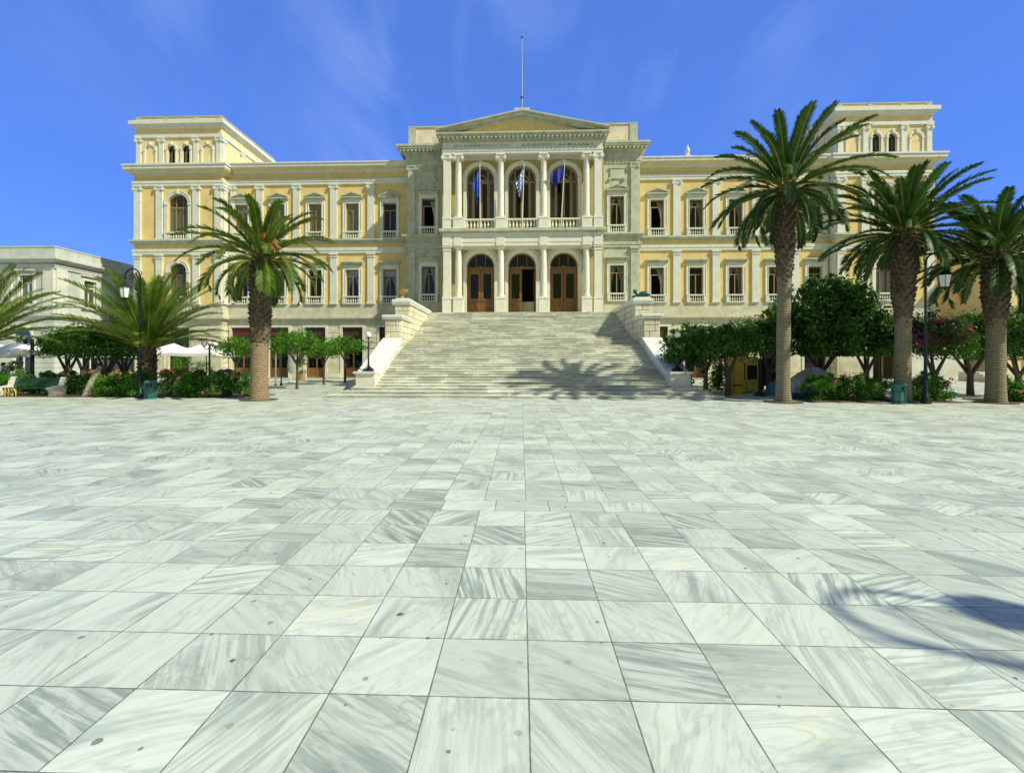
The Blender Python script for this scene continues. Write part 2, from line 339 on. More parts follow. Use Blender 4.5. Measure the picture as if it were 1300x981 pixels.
# ---------------------------------------------------------------- camera, sun, sky
F=610.0; CAMH=1.7; YAW=R(2.1)
cam=bpy.data.cameras.new('camera'); co=bpy.data.objects.new('camera',cam); C.objects.link(co); sc.camera=co
co.location=(0,0,CAMH); co.rotation_euler=(R(90),0,YAW); cam.sensor_fit='HORIZONTAL'; cam.sensor_width=36; cam.lens=F/1300*36
cam.shift_x=.00846; cam.shift_y=-.0235; cam.clip_start=.05; cam.clip_end=3000
SUN=Vector((1,-.52,1.06)).normalized(); ELEV=math.asin(SUN.z)
sl=bpy.data.lights.new('sun','SUN'); sl.energy=4.9; sl.angle=R(.75); sl.color=(1,.965,.78)
so=bpy.data.objects.new('sun',sl); C.objects.link(so); so.rotation_euler=SUN.to_track_quat('Z','Y').to_euler()
w=bpy.data.worlds.new('World'); sc.world=w; w.use_nodes=True; nt=w.node_tree; bg=nt.nodes['Background']
sky=N(nt,'ShaderNodeTexSky',sky_type='NISHITA'); sky.sun_disc=False; sky.sun_elevation=ELEV; sky.sun_rotation=math.atan2(SUN.x,SUN.y)
sky.air_density=1.0; sky.dust_density=.3; sky.ozone_density=2.0
hs=N(nt,'ShaderNodeHueSaturation'); nt.links.new(sky.outputs[0],hs.inputs['Color']); setin(hs,Hue=.515,Saturation=1.25,Value=1.5)
tc=N(nt,'ShaderNodeTexCoord').outputs['Generated']
# a few thin cirrus streaks
mp=N(nt,'ShaderNodeMapping'); nt.links.new(tc,mp.inputs[0]); mp.inputs['Rotation'].default_value=(R(35),R(-30),R(10)); mp.inputs['Scale'].default_value=(3.2,.9,1.4)
c1=noise(nt,mp.outputs[0],1.3,7,.55,.9); c2=noise(nt,tc,2.1,4,.5)
f=mathn(nt,'MULTIPLY',ramp(nt,c1,.48,.85),ramp(nt,c2,.40,.7)); f=mathn(nt,'MULTIPLY',f,.75)
sz=N(nt,'ShaderNodeSeparateXYZ'); nt.links.new(tc,sz.inputs[0]); low=mathn(nt,'SUBTRACT',1,ramp(nt,sz.outputs[2],.02,.62))
deep=mixc(nt,low,(.60,1.50,5.2),(.66,1.85,6.6)); skb=mixc(nt,.75,mixc(nt,low,hs.outputs[0],(.40,.60,1.0),'MULTIPLY'),deep)
skyc=mixc(nt,f,skb,(2.6,3.6,6.6))
# unseen cloud added behind the viewer and overhead to give neutral fill light
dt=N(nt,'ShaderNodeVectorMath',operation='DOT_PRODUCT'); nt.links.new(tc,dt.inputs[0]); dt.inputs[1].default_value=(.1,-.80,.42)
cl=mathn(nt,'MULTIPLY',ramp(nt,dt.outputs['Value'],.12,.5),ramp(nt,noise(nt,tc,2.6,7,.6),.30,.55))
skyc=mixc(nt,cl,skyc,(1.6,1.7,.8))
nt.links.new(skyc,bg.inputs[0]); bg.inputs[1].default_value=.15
vs=sc.view_settings; sc.display_settings.display_device='sRGB'; vs.view_transform='Standard'; vs.look='None'; vs.gamma=1; vs.exposure=.0; vs.use_curve_mapping=False
sc.render.engine='CYCLES'; sc.cycles.max_bounces=6; sc.cycles.transparent_max_bounces=12

# ---------------------------------------------------------------- ground
def gz(y): return 0 if y<25 else min(.3,.3*(y-25)/15)
T=.512
def uvsheet(name,quads,mat):
    me=bpy.data.meshes.new(name); vs=[];fs=[];uvs=[]
    for vq,uq in quads: b=len(vs); vs+=vq; fs.append(tuple(range(b,b+4))); uvs+=uq
    me.from_pydata(vs,[],fs); ul=me.uv_layers.new(name='UVMap')
    for i,u in enumerate(uvs): ul.data[i].uv=u
    me.materials.append(mat); o=bpy.data.objects.new(name,me); C.objects.link(o); return o
def q(x0,x1,y0,y1,ox,oy,tx=T,ty=T,z=None):
    za=gz(y0) if z is None else z; zb=gz(y1) if z is None else z
    vq=[(x0,y0,za),(x1,y0,za),(x1,y1,zb),(x0,y1,zb)]
    return vq,[((p[0]-ox)/tx+100,(p[1]-oy)/ty+100) for p in vq]
tag(uvsheet('square_paving',[q(-45,45,-12,5.507,.04,5.507),q(-45,45,5.507,5.906,.33,5.507,.63,.399),q(-45,45,5.906,15.6,.06,5.906),
    q(-45,45,15.6,16.0,.3,15.6,.63,.4),q(-45,45,16.0,22.2,.06,16.0)],M['paving']),None,None,kind='structure')
tag(uvsheet('terrace_paving',[q(-75,75,22.2,25,.2,22.2,.6,.6),q(-75,75,25,40,.2,25,.6,.6),q(-75,75,40,75,.2,40,.6,.6),q(-75,-45,-12,22.2,0,0,.6,.6),q(45,75,-12,22.2,0,0,.6,.6)],M['paving_far']),None,None,kind='structure')
g=MB(); g.quad((-1500,-1500,-.05),(1500,-1500,-.05),(1500,1500,-.05),(-1500,1500,-.05))
tag(obj('ground',g,plain('dry_ground',(.30,.28,.22),.95,var=.2,scale=.5)),None,None,kind='structure')
# pale kerb strip dividing the open square from the terrace
g=MB(); g.box(-45,-9.4,22.2,22.45,-.02,.012); g.box(9.6,45,21.6,21.85,-.02,.012); tag(obj('kerb_strip',g,M['trim']),None,None,kind='structure')

# ================================================================ CITY HALL
HB=(0,43.6,.0)
hall=thing('city_hall','long neoclassical yellow town hall with white marble portico, twin corner towers and pediment','town hall',(.1,43.6,0))
def H(name,mb,mat,smooth=False,parent=None,label=None):
    return obj(name,mb,mat,parent or hall,smooth,HB if parent is None else None,label)
YW=43.6; YT=42.8; YF=42.4; YP=41.6; BACK=60
BAYS=[12.1+3.46*i for i in range(5)]; PILS=[13.83+3.46*i for i in range(4)]
TX0,TX1=27.3,35.5; TC=31.4
def sx(s,a,b): return (a,b) if s>0 else (-b,-a)
def pilaster(x,w,y,z0,z1,p=.14,cap='ionic',base=True):
    m=MB()
    cz=z1-.45
    if base: m.box(x-w/2-.07,x+w/2+.07,y-p-.07,y+.01,z0,z0+.12); m.box(x-w/2-.035,x+w/2+.035,y-p-.035,y+.01,z0+.12,z0+.24); zb=z0+.24
    else: zb=z0
    m.box(x-w/2,x+w/2,y-p,y+.01,zb,cz+.05)
    if cap=='ionic':
        m.box(x-w/2-.03,x+w/2+.03,y-p-.03,y+.01,cz+.05,cz+.12)
        m.box(x-w/2-.02,x+w/2+.02,y-p-.04,y+.01,cz+.12,z1-.1)
        for s in (-1,1):
            m.ycyl(x+s*(w/2+.02),cz+.17,.14,y-p-.09,y-.02,12); m.ycyl(x+s*(w/2+.02),cz+.17,.06,y-p-.12,y-.05,8)
        m.box(x-w/2-.1,x+w/2+.1,y-p-.1,y+.01,z1-.1,z1-.002)
    else:
        m.box(x-w/2-.05,x+w/2+.05,y-p-.05,y+.01,cz+.05,cz+.13); m.box(x-w/2,x+w/2,y-p,y+.01,cz+.13,z1-.14); m.box(x-w/2-.08,x+w/2+.08,y-p-.08,y+.01,z1-.14,z1-.002)
    return m
def balusters(m,x0,x1,y,z0,z1,n,r=.05,ends=.12):
    m.box(x0,x1,y-.09,y+.09,z0,z0+.1); m.box(x0-.03,x1+.03,y-.11,y+.11,z1-.12,z1)
    m.box(x0,x0+ends,y-.085,y+.085,z0+.1,z1-.12); m.box(x1-ends,x1,y-.085,y+.085,z0+.1,z1-.12)
    h=z1-z0-.22; a=z0+.1
    for i in range(n):
        x=x0+ends+(x1-x0-2*ends)*(i+.5)/n
        m.lathe([(r*.8,a),(r*.8,a+.06*h),(r*.5,a+.12*h),(r*1.25,a+.36*h),(r*.5,a+.72*h),(r*.45,a+.82*h),(r*.85,a+.9*h),(r*.85,a+h)],x,y,6,False)

# ---- window masters: local x along wall, -y outwards, z from the opening's bottom
def curtain_mb(side,w,z0,z1,y,tied):
    m=MB(); n=9; rows=8
    vs=[];fs=[]
    for k in range(rows+1):
        t=k/rows; z=z1-(z1-z0)*t
        wd=w*(.9-.62*math.sin(PI*min(t/1.5,.5)) ) if tied and t<.7 else (w*(.30+.1*(t-.7)) if tied else w*.5)
        for i in range(n+1):
            a=i/n; x=side*(w-.02-wd*a); vs.append((x,y+.035*math.sin(a*16),z))
    for k in range(rows):
        for i in range(n): b=k*(n+1)+i; fs.append((b,b+1,b+n+2,b+n+1))
    m.add(vs,fs); return m
def make_window(kind,w=1.22,h=3.3,bal=.75,style='pediment',upper=True):
    hw=w/2; f=MB(); y=.16
    f.box(-hw,-hw+.055,y,y+.1,bal*.2,h-.002); f.box(hw-.055,hw,y,y+.1,bal*.2,h-.002); f.box(-hw+.055,hw-.055,y,y+.1,h-.07,h-.002)
    tz=h-.68; f.box(-hw+.055,hw-.055,y-.02,y+.08,tz,tz+.07)
    if kind!='open': f.box(-.035,.035,y-.03,y+.07,bal*.2,tz)
    else: f.box(-hw+.08,-hw+.16,y+.02,y+.5,bal*.2,tz)
    o=obj('window',f,M['wood_pale'])
    p=MB(); p.box(-hw+.06,hw-.06,y+.05,y+.06,tz+.07,h-.08)
    if kind!='open': p.box(-hw+.06,hw-.06,y+.05,y+.06,bal*.2,tz+.03)
    obj('pane',p,M['glass'],o)
    if kind=='blind':
        b=MB(); b.box(-hw+.05,hw-.05,y+.09,y+.10,bal*.2,h); obj('blind',b,M['blind'],o)
    if kind in('curtain','open'):
        for s in ((1,) if kind=='open' else (-1,1)): obj('curtain',curtain_mb(s,hw,bal,h-.1,y+.25,True),M['curtain'],o)
    if kind=='topblind':
        b=MB(); b.box(-hw+.05,hw-.05,y+.12,y+.14,tz,h); obj('blind',b,M['canvas'],o)
        for s in (-1,1): obj('curtain',curtain_mb(s,hw,bal,tz,y+.25,True),M['curtain'],o)
    if kind=='sheer':
        for s in (-1,1): obj('curtain',curtain_mb(s,hw,bal,h-.1,y+.25,False),M['curtain'],o)
    s=MB(); sw=.21; z0=bal; pr=.08
    for sg in (-1,1):
        a,b=sorted((sg*hw,sg*(hw+sw))); s.box(a,b,-pr,.01,z0,h); a2,b2=sorted((sg*(hw+sw),sg*(hw+sw+.06))); s.box(a2,b2,-pr-.04,.01,z0,h+.05)
        a3,b3=sorted((sg*(hw-.001),sg*(hw+.05))); s.box(a3,b3,-pr-.03,-pr+.005,z0,h)
    s.box(-hw-sw,hw+sw,-pr,.01,h,h+.38); s.box(-hw-.05,hw+.05,-pr-.03,-pr+.005,h,h+.06)
    obj('surround',s,M['trim'],o)
    p=MB(); W=hw+sw+.16; z=h+.38
    if style=='pediment':
        p.box(-W+.05,W-.05,-.22,.01,z,z+.08); p.box(-W,W,-.30,.01,z+.08,z+.17)
        p.prism([(-W,z+.17),(W,z+.17),(W,z+.24),(0,z+.60),(-W,z+.24)],'y',-.14,.01)
        for sg in (-1,1):
            pts=[(sg*(W+.02),z+.17),(sg*(W+.02),z+.26),(0,z+.64),(0,z+.53)]; p.prism(pts if sg<0 else pts[::-1],'y',-.31,-.14)
    else:
        p.box(-W+.07,W-.07,-.16,.01,z,z+.12); p.box(-W+.02,W-.02,-.25,.01,z+.12,z+.22); p.box(-W-.02,W+.02,-.33,.01,z+.22,z+.33)
    obj('pediment' if style=='pediment' else 'hood',p,M['trim_old'],o)
    bl=MB(); balusters(bl,-hw-.25,hw+.25,-.12,0,bal,6,.055,.25); obj('balustrade',bl,M['trim'],o)
    return o
WM={}
def window(kind,x,y,z,**kw):
    key=(kind,kw.get('style'),kw.get('w')); 
    if key not in WM: o=WM[key]=make_window(kind,**kw)
    else: o=copy_tree(WM[key])
    o.parent=hall; o.matrix_parent_inverse=Matrix.Translation(-Vector(HB)); o.location=(x,y,z); return o
up=['curtain','sheer','blind','blind','glass']; 
UPK={-1:['glass','blind','blind','blind','blind'],1:['open','curtain','curtain','glass','curtain']}
LOK={-1:['topblind','topblind','glass','blind','curtain'],1:['open','glass','curtain','curtain','glass']}

for s in (-1,1):
    x0,x1=sx(s,10.3,27.3)
    # ground storey of the wing: stone piers between shop openings
    ops=[(s*b-.95,s*b+.95,.302,4.92) for b in BAYS]; ops=[o for o in ops]
    m=MB(); m.wall(x0,x1,.3,5.3,YW,ops,.45); H('stone_base',m,M['stone'])
    rnd=random.Random(5+s)
    edges=sorted([o[0] for o in ops]+[o[1] for o in ops]); segs=[(x0,edges[0])]+[(edges[i],edges[i+1]) for i in range(1,len(edges)-1,2)]+[(edges[-1],x1)]
    for a,b in segs:
        a+=.2 if a!=x0 else .05; b-=.2 if b!=x1 else .05
        if b-a<.3: continue
        m=MB(); z=3.0
        while z<4.8:
            c=a+(b-a)*rnd.choice((.5,.36,.64)); 
            m.bbox(a,c-.015,YW-.07,YW+.02,z,z+.42,.025); m.bbox(c+.015,b,YW-.07,YW+.02,z,z+.42,.025); z+=.46
        m.bbox(a,b,YW-.05,YW+.02,.75,2.9,.03); m.bbox(a-.04,b+.04,YW-.12,YW+.02,.3,.72,.03)
        H('stone_pier',m,M['rust'])
    for i,b in enumerate(BAYS):
        xc=s*b; fm=MB(); y=YW+.3
        fm.box(xc-.95,xc-.83,y,y+.1,.3,4.1); fm.box(xc+.83,xc+.95,y,y+.1,.3,4.1); fm.box(xc-.83,xc+.83,y,y+.1,4.0,4.1)
        fm.box(xc-.06,xc+.06,y-.01,y+.09,.3,4.0); fm.box(xc-.83,xc+.83,y,y+.08,3.05,3.15)
        for a in (-.83,.06): fm.box(xc+a,xc+a+.77,y+.02,y+.07,.3,1.2)
        d=H('shop_door',fm,M['wood_dark'] if i%2 else M['wood'])
        p=MB(); p.box(xc-.83,xc-.06,y+.04,y+.05,1.2,3.05); p.box(xc+.06,xc+.83,y+.04,y+.05,1.2,3.05); p.box(xc-.83,xc+.83,y+.04,y+.05,3.15,4.0); obj('pane',p,M['glass'],d)
        sg=MB(); sg.box(xc-.94,xc+.94,YW+.1,YW+.2,4.12,4.9); obj('fascia_board',sg,M['red'] if (s<0 and i>=3) else M['brown_board'],d)
        tr=MB(); 
        for a,b2 in ((xc-1.15,xc-.95),(xc+.95,xc+1.15)): tr.box(a,b2,YW-.1,YW+.01,.3,5.1)
        tr.box(xc-.95,xc+.95,YW-.1,YW+.01,4.92,5.1); obj('door_surround',tr,M['trim'],d)
    m=MB(); m.box(x0,x1,YW-.05,BACK,5.3,5.57); m.box(x0,x1,YW-.16,BACK,5.57,5.7); m.box(x0,x1,YW-.32,BACK,5.7,5.9); m.box(x0,x1,YW-.10,BACK,5.9,6.0); m.box(x0,x1,YW-.06,YW+.5,6.0,7.03); H('plinth_band',m,M['stone'])
    # first floor
    ops=[(s*b-.61,s*b+.61,7.05,10.2) for b in BAYS]
    m=MB(); m.wall(x0,x1,7.03,11.72,YW,ops,.3); ops=[(s*b-.61,s*b+.61,12.99,16.28) for b in BAYS]
    m.wall(x0,x1,12.97,18.04,YW,ops,.3); m.box(x0,x1,YW-.03,YW+.4,12.21,12.6); m.box(x0,x1,YW-.03,YW+.4,18.54,19.12); m.box(x0,x1,YW-.60,YW+.4,19.36,19.44); H('plaster_wall',m,M['plaster'])
    m=MB(); m.box(x0,x1,YW-.12,YW+.4,11.72,11.95); m.box(x0,x1,YW-.16,YW+.4,11.95,12.21); H('architrave',m,M['trim']); m=MB(); m.box(x0,x1,YW-.13,YW+.4,18.04,18.28); m.box(x0,x1,YW-.17,YW+.4,18.28,18.54); H('architrave',m,M['trim'])
    m=MB(); m.box(x0,x1,YW-.12,BACK,12.6,12.7); m.box(x0,x1,YW-.28,BACK,12.7,12.84); m.box(x0,x1,YW-.35,BACK,12.84,12.97); H('string_course',m,M['trim_old'])
    m=MB(); m.box(x0,x1,YW-.12,BACK,19.12,19.23); m.box(x0,x1,YW-.26,BACK,19.23,19.36); m.box(x0,x1,YW-.70,BACK,19.44,19.5); m.box(x0,x1,YW-.73,BACK,19.5,19.74); m.box(x0,x1,YW-.80,BACK,19.74,19.86); H('cornice',m,M['trim'])
    for i,p in enumerate(PILS+[26.75]):
        ww=.62 if i<4 else .4
        H('pilaster',pilaster(s*p,ww,YW,12.97,18.03),M['trim']); H('pilaster',pilaster(s*p,ww,YW,7.03,11.71,cap='plain'),M['trim'])
    for i,b in enumerate(BAYS):
        window(UPK[s][i],s*b,YW,12.98,h=3.3,bal=.72,style='pediment'); window(LOK[s][i],s*b,YW,7.04,h=3.16,bal=.72,style='hood')
    # dark rooms behind
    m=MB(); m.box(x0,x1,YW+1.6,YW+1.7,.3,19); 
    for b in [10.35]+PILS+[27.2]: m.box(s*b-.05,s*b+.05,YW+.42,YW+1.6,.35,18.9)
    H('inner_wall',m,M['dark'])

    # ---- tower
    a,b=sx(s,TX0,TX1); YB=YT+11
    c=s*TC
    def lv(z): return z
    # ground storey: coursed stone, shop opening
    gops=[(c-1.0,c+1.0,.302,4.9)] 
    m=MB(); m.wall(a,b,.3,5.2,YT,gops,.45)
    H('stone_base',m,M['stone']) 
    m=MB(); 
    m.M=FX(b,YT); m.wall(0,11,.3,5.2,0); m.M=FNX(a,YB); m.wall(0,11,.3,5.2,0); m.M=None; H('stone_base',m,M['stone'])
    rnd=random.Random(9+s)
    def courses(m,A,B,zs,ze,y=0):
        z=zs;k=0
        while z+.40<=ze+.001:
            x=A; 
            while x<B-.05:
                w=min(B-x,rnd.uniform(.75,1.25) if k%2 else rnd.uniform(.9,1.5)); 
                if B-(x+w)<.4: w=B-x
                m.bbox(x+.012,x+w-.012,y-.07,y+.02,z,z+.43,.025); x+=w
            z+=.46;k+=1
    for A,B in ((a+.02,c-1.2),(c+1.2,b-.02)):
        m=MB(); courses(m,A,B,2.65,5.2,YT); m.bbox(A+.235,B-.235,YT-.05,YT+.02,.8,2.55,.03); m.bbox(A,B,YT-.12,YT+.02,.3,.75,.03)
        m.bbox(A,A+.22,YT-.07,YT+.02,.8,2.55); m.bbox(B-.22,B,YT-.07,YT+.02,.8,2.55); H('stone_blocks',m,M['rust'])
    m=MB(); m.M=FX(b,YT); courses(m,.05,10.9,.3,5.2); H('stone_blocks',m,M['rust']); m=MB(); m.M=FNX(a,YB); courses(m,.1,10.95,.3,5.2); m.M=None
    H('stone_blocks',m,M['rust'])
    fm=MB(); y=YT+.3; fm.box(c-1,c-.86,y,y+.1,.3,4.9); fm.box(c+.86,c+1,y,y+.1,.3,4.9); fm.box(c-.86,c+.86,y,y+.1,3.0,3.14); fm.box(c-.05,c+.05,y,y+.1,.3,3.0); fm.box(c-.86,c+.86,y,y+.1,4.75,4.9)
    d=H('shop_door',fm,M['wood']); p=MB(); p.box(c-.86,c+.86,y+.04,y+.05,.3,3.0); p.box(c-.86,c+.86,y+.04,y+.05,3.14,4.75); obj('pane',p,M['glass'],d)
    def slab(m,z0,z1,p): m.box(a-p,b+p,YT-p,YB+p,z0,z1)
    m=MB(); slab(m,5.2,5.54,.05); slab(m,5.54,5.66,.16); slab(m,5.66,5.86,.32); slab(m,5.86,5.98,.12); slab(m,5.98,6.98,.07); H('plinth_band',m,M['stone'])
    # main storeys with one arched window each
    lo=(c-.82,c+.82,7.02,9.95,True); hi=(c-.96,c+.96,12.88,16.12,True)
    m=MB(); m.wall(a,b,6.98,11.55,YT,[lo],.35); m.wall(a,b,12.85,17.8,YT,[hi],.35)
    for (z0,z1) in ((6.98,11.55),(12.85,17.8)):
        m.M=FX(b,YT); m.wall(0,11,z0,z1,0); m.M=FNX(a,YB); m.wall(0,11,z0,z1,0); m.M=None
    slab(m,12.02,12.45,.03); slab(m,18.25,18.80,.03); slab(m,19.02,19.12,.52); H('plaster_wall',m,M['plaster'])
    m=MB(); slab(m,11.55,11.78,.12); slab(m,11.78,12.02,.16); H('architrave',m,M['trim']); m=MB(); slab(m,17.8,18.02,.13); slab(m,18.02,18.25,.17); H('architrave',m,M['trim'])
    m=MB(); slab(m,12.45,12.56,.12); slab(m,12.56,12.72,.28); slab(m,12.72,12.85,.35); H('string_course',m,M['trim_old'])
    m=MB(); slab(m,18.80,18.90,.12); slab(m,18.90,19.02,.26)
    slab(m,19.12,19.2,.6); slab(m,19.2,19.48,.64); slab(m,19.48,19.62,.72); slab(m,19.62,19.74,.1); H('cornice',m,M['trim'])
    m=MB(); k=a-.2
    while k<b+.1: m.box(k,k+.09,YT-.22,YT-.1,18.81,18.895); k+=.18
    H('dentils',m,M['trim'])
    for dx in (-3.77,-1.72,1.72,3.77):
        for z0,z1,cp in ((12.85,17.79,'ionic'),(6.98,11.54,'plain')): H('pilaster',pilaster(c+dx,.62,YT,z0,z1,cap=cp),M['trim'])
    for sgn,FM,nm in ((1,lambda:FX(b,YT),'r'),(-1,lambda:FNX(a,YB),'l')):
        inner=(sgn>0)==(s<0)
        for z0,z1,cp in ((12.85,17.79,'ionic'),(6.98,11.54,'plain')):
            for xx in ((.35,) if inner else (.35,5.5,10.6)):
                m=MB(); xl=xx if sgn>0 else 11-xx; m2=pilaster(0,.62,0,z0,z1,cap=cp); m.M=FM()@Matrix.Translation((xl,0,0)); m.add(m2.v,m2.f); H('pilaster',m,M['trim'])
    for (xa,xb,za,zs,_) in (lo,hi):
        r=(xb-xa)/2; y=YT+.22; f=MB(); bz=za+.7
        for X in (xa,xb-.09): f.box(X,X+.09,y,y+.1,za,zs)
        f.ring(c,zs,r-.1,r-.001,y,y+.1); f.box(xa+.09,xb-.09,y-.03,y+.08,zs-.32,zs-.2)
        for X in (-r*.36,r*.36): f.box(c+X-.05,c+X+.05,y-.01,y+.09,za,zs-.32); f.box(c+X-.03,c+X+.03,y,y+.08,zs-.2,zs+r*.9)
        wobj=H('arched_window',f,M['wood_pale'] if za>12 else M['wood'])
        p=MB(); p.box(xa+.02,xb-.02,y+.04,y+.05,za,zs); n=16
        p.prism([(c-r*.97*math.cos(PI*i/n),zs+r*.97*math.sin(PI*i/n)) for i in range(n+1)],'y',y+.04,y+.05); obj('pane',p,M['glass'],wobj,base=None).matrix_parent_inverse=Matrix()
        bl=MB(); bl.box(xa+.05,xb-.05,y+.12,y+.14,za,zs-.2); obj('blind',bl,M['blind'],wobj)
        sr=MB(); sr.ring(c,zs,r,r+.28,YT-.1,YT+.01); sr.ring(c,zs,r+.2,r+.31,YT-.14,YT-.09)
        for sg in (-1,1):
            A,B=sorted((c+sg*r,c+sg*(r+.28))); sr.box(A,B,YT-.1,YT+.01,za+.7,zs); sr.box(A-.03,B+.03,YT-.16,YT+.01,zs-.08,zs+.04)
        sr.box(c-.12,c+.12,YT-.2,YT,zs+r-.02,zs+r+.38); obj('surround',sr,M['trim'],wobj)
        bb=MB(); balusters(bb,xa-.25,xb+.25,YT-.12,za-.02,za+.7,8,.055,.28); obj('balustrade',bb,M['trim'],wobj)
    # belvedere storey
    A0,B0=a+.12,b-.12; Y0=YT+.08; Y1=Y0+9.4
    wins=[(c+d-.37,c+d+.37,19.76,21.2,True) for d in (-.68,.68)]
    m=MB(); m.wall(A0,B0,19.74,22.25,Y0,wins,.3)
    m.M=FX(B0,Y0); sops=[(x-.36,x+.36,20.0,21.2,True) for x in (4.1,5.3)]; m.wall(0,9.4,19.74,22.25,0,sops,.3); m.M=FNX(A0,Y1); m.wall(0,9.4,19.74,22.25,0,sops,.3); m.M=None
    def slab2(m,z0,z1,p): m.box(A0-p,B0+p,Y0-p,Y1+p,z0,z1)
    slab2(m,22.52,23.12,.04); H('plaster_wall',m,M['plaster_pale'])
    m=MB(); slab2(m,22.25,22.52,.13); H('architrave',m,M['trim']); m=MB(); slab2(m,23.12,23.25,.18); slab2(m,23.25,23.38,.30); slab2(m,23.38,23.7,.45); H('cornice',m,M['trim'])
    m=MB(); k=A0+.05
    m.box(A0+.0,B0-.0,Y0,Y0+.3,23.7,24.12); m.box(A0,A0+.3,Y0+.3,Y1,23.7,24.12); m.box(B0-.3,B0,Y0+.3,Y1,23.7,24.12); H('parapet',m,M['plaster_pale'])
    m=MB()
    for k in (0,2.6,5.36,7.56):
        m.box(A0+k-.03,A0+k+.42,Y0-.05,Y0+.33,23.7,24.13)
    m.box(A0-.06,B0+.06,Y0-.07,Y0+.36,24.13,24.2); m.box(A0-.06,A0+.34,Y0+.36,Y1,24.13,24.2); m.box(B0-.34,B0+.06,Y0+.36,Y1,24.13,24.2); H('parapet_coping',m,M['trim_old'])
    for dx in (-3.75,-1.62,1.62,3.75): H('pilaster',pilaster(c+dx,.42,Y0,19.74,22.24,.1),M['trim'])
    for xx in (.3,3.2,6.2,9.1):
        m2=pilaster(0,.42,0,19.74,22.24,.1)
        m=MB(); m.M=FX(B0,Y0)@Matrix.Translation((xx,0,0)); m.add(m2.v,m2.f); m.M=FNX(A0,Y1)@Matrix.Translation((9.4-xx,0,0)); m.add(m2.v,m2.f); H('pilaster',m,M['trim'])
    for d in (-2.68,-.68,.68,2.68):
        sr=MB()
        r=.37 if abs(d)<1 else .46; zs=21.2 if abs(d)<1 else 21.12
        sr.ring(c+d,zs,r,r+.17,Y0-.09,Y0+.01)
        for sg in (-1,1): p,q_=sorted((c+d+sg*r,c+d+sg*(r+.15))); sr.box(p,q_,Y0-.08,Y0+.01,19.74,zs); sr.box(p-.03,q_+.03,Y0-.13,Y0+.01,zs-.06,zs+.06)
        sr.box(c+d-.09,c+d+.09,Y0-.17,Y0,zs+r,zs+r+.3)
        H('arch_surround',sr,M['trim'])
    for (xa,xb,za,zs,_) in wins:
        r=.37; cc=(xa+xb)/2; y=Y0+.2; f=MB(); f.box(xa,xa+.06,y,y+.08,za,zs); f.box(xb-.06,xb,y,y+.08,za,zs); f.box(xa+.06,xb-.06,y,y+.08,zs-.05,zs+.03); f.box(cc-.03,cc+.03,y-.01,y+.07,za,zs-.05); f.ring(cc,zs,r-.06,r-.001,y,y+.08)
        wobj=H('arched_window',f,M['iron']); p=MB(); p.box(xa+.02,xb-.02,y+.04,y+.05,za,zs); p.prism([(cc-r*.95*math.cos(PI*i/12),zs+r*.95*math.sin(PI*i/12)) for i in range(13)],'y',y+.04,y+.05); obj('pane',p,M['glass'],wobj)
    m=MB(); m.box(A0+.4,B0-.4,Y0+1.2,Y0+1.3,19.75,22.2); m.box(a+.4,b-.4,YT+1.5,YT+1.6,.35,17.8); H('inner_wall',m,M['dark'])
    m=MB(); m.box(A0+.35,B0-.35,Y0+.4,Y1-.05,23.7,23.76); H('roof',m,M['stone'])

# ---- central block (flanks)
for s in (-1,1):
    m=MB(); a,b=sx(s,7.0,10.3); fx=s*8.3
    m.wall(a,b,12.985,19.1,YF,[(fx-.61,fx+.61,13.0,16.24)],.3); m.wall(a,b,7.02,11.78,YF,[(fx-.61,fx+.61,7.05,10.2)],.3)
    m.box(a,b,YF-.03,YF+.4,12.23,12.62)
    for z0,z1 in ((12.985,19.1),(7.02,11.78)):
        m.M=FX(10.3,YF) if s>0 else FNX(-10.3,YF+1.25); m.wall(0,1.25,z0,z1,0); m.M=None
    H('marble_wall',m,M['trim_old'])
m=MB()
for s in (-1,1):
    a,b=sx(s,7.0,10.3); m.box(a,b,YF-.12,YF+.6,.0,5.6) if False else None
def cslab(m,z0,z1,p): m.box(-10.3-p,10.3+p,YF-p,BACK,z0,z1)
cslab(m,.25,5.35,0); cslab(m,5.35,5.6,.05); cslab(m,5.6,5.73,.16); cslab(m,5.73,5.93,.32); cslab(m,5.93,7.02,.06); H('plinth_band',m,M['stone'])
m=MB(); cslab(m,11.78,12.0,.1); cslab(m,12.0,12.23,.15); H('architrave',m,M['trim_old'])
m=MB(); cslab(m,12.62,12.74,.12); cslab(m,12.74,12.86,.28); cslab(m,12.86,12.985,.34); H('string_course',m,M['trim_old'])
m=MB(); cslab(m,19.1,19.3,.06); cslab(m,19.3,19.5,.1); cslab(m,19.5,20.1,.04); H('frieze_band',m,M['trim_old'])
m=MB(); cslab(m,20.1,20.2,.15); cslab(m,20.36,20.46,.60); cslab(m,20.46,20.62,.66); cslab(m,20.62,20.8,.72)
m.box(-10.5,10.5,YF-.2,BACK,20.2,20.36); H('cornice',m,M['trim_old'])
m=MB()
for i in range(-31,32):
    x=i*.345
    if abs(x)>6.95 : m.box(x-.08,x+.08,YF-.6,YF-.2,20.22,20.36)
H('modillions',m,M['trim_old'])
m=MB(); m.box(-10.15,10.15,YF+.5,YF+.9,20.8,22.75); m.box(-10.15,-9.75,YF+.9,BACK-2,20.8,22.75); m.box(9.75,10.15,YF+.9,BACK-2,20.8,22.75)
H('attic',m,plain('stained_attic_plaster',(.74,.66,.47),.9,var=.12,scale=1.2,bump=.2,stain=.75,stcol=(.42,.22,.10)))
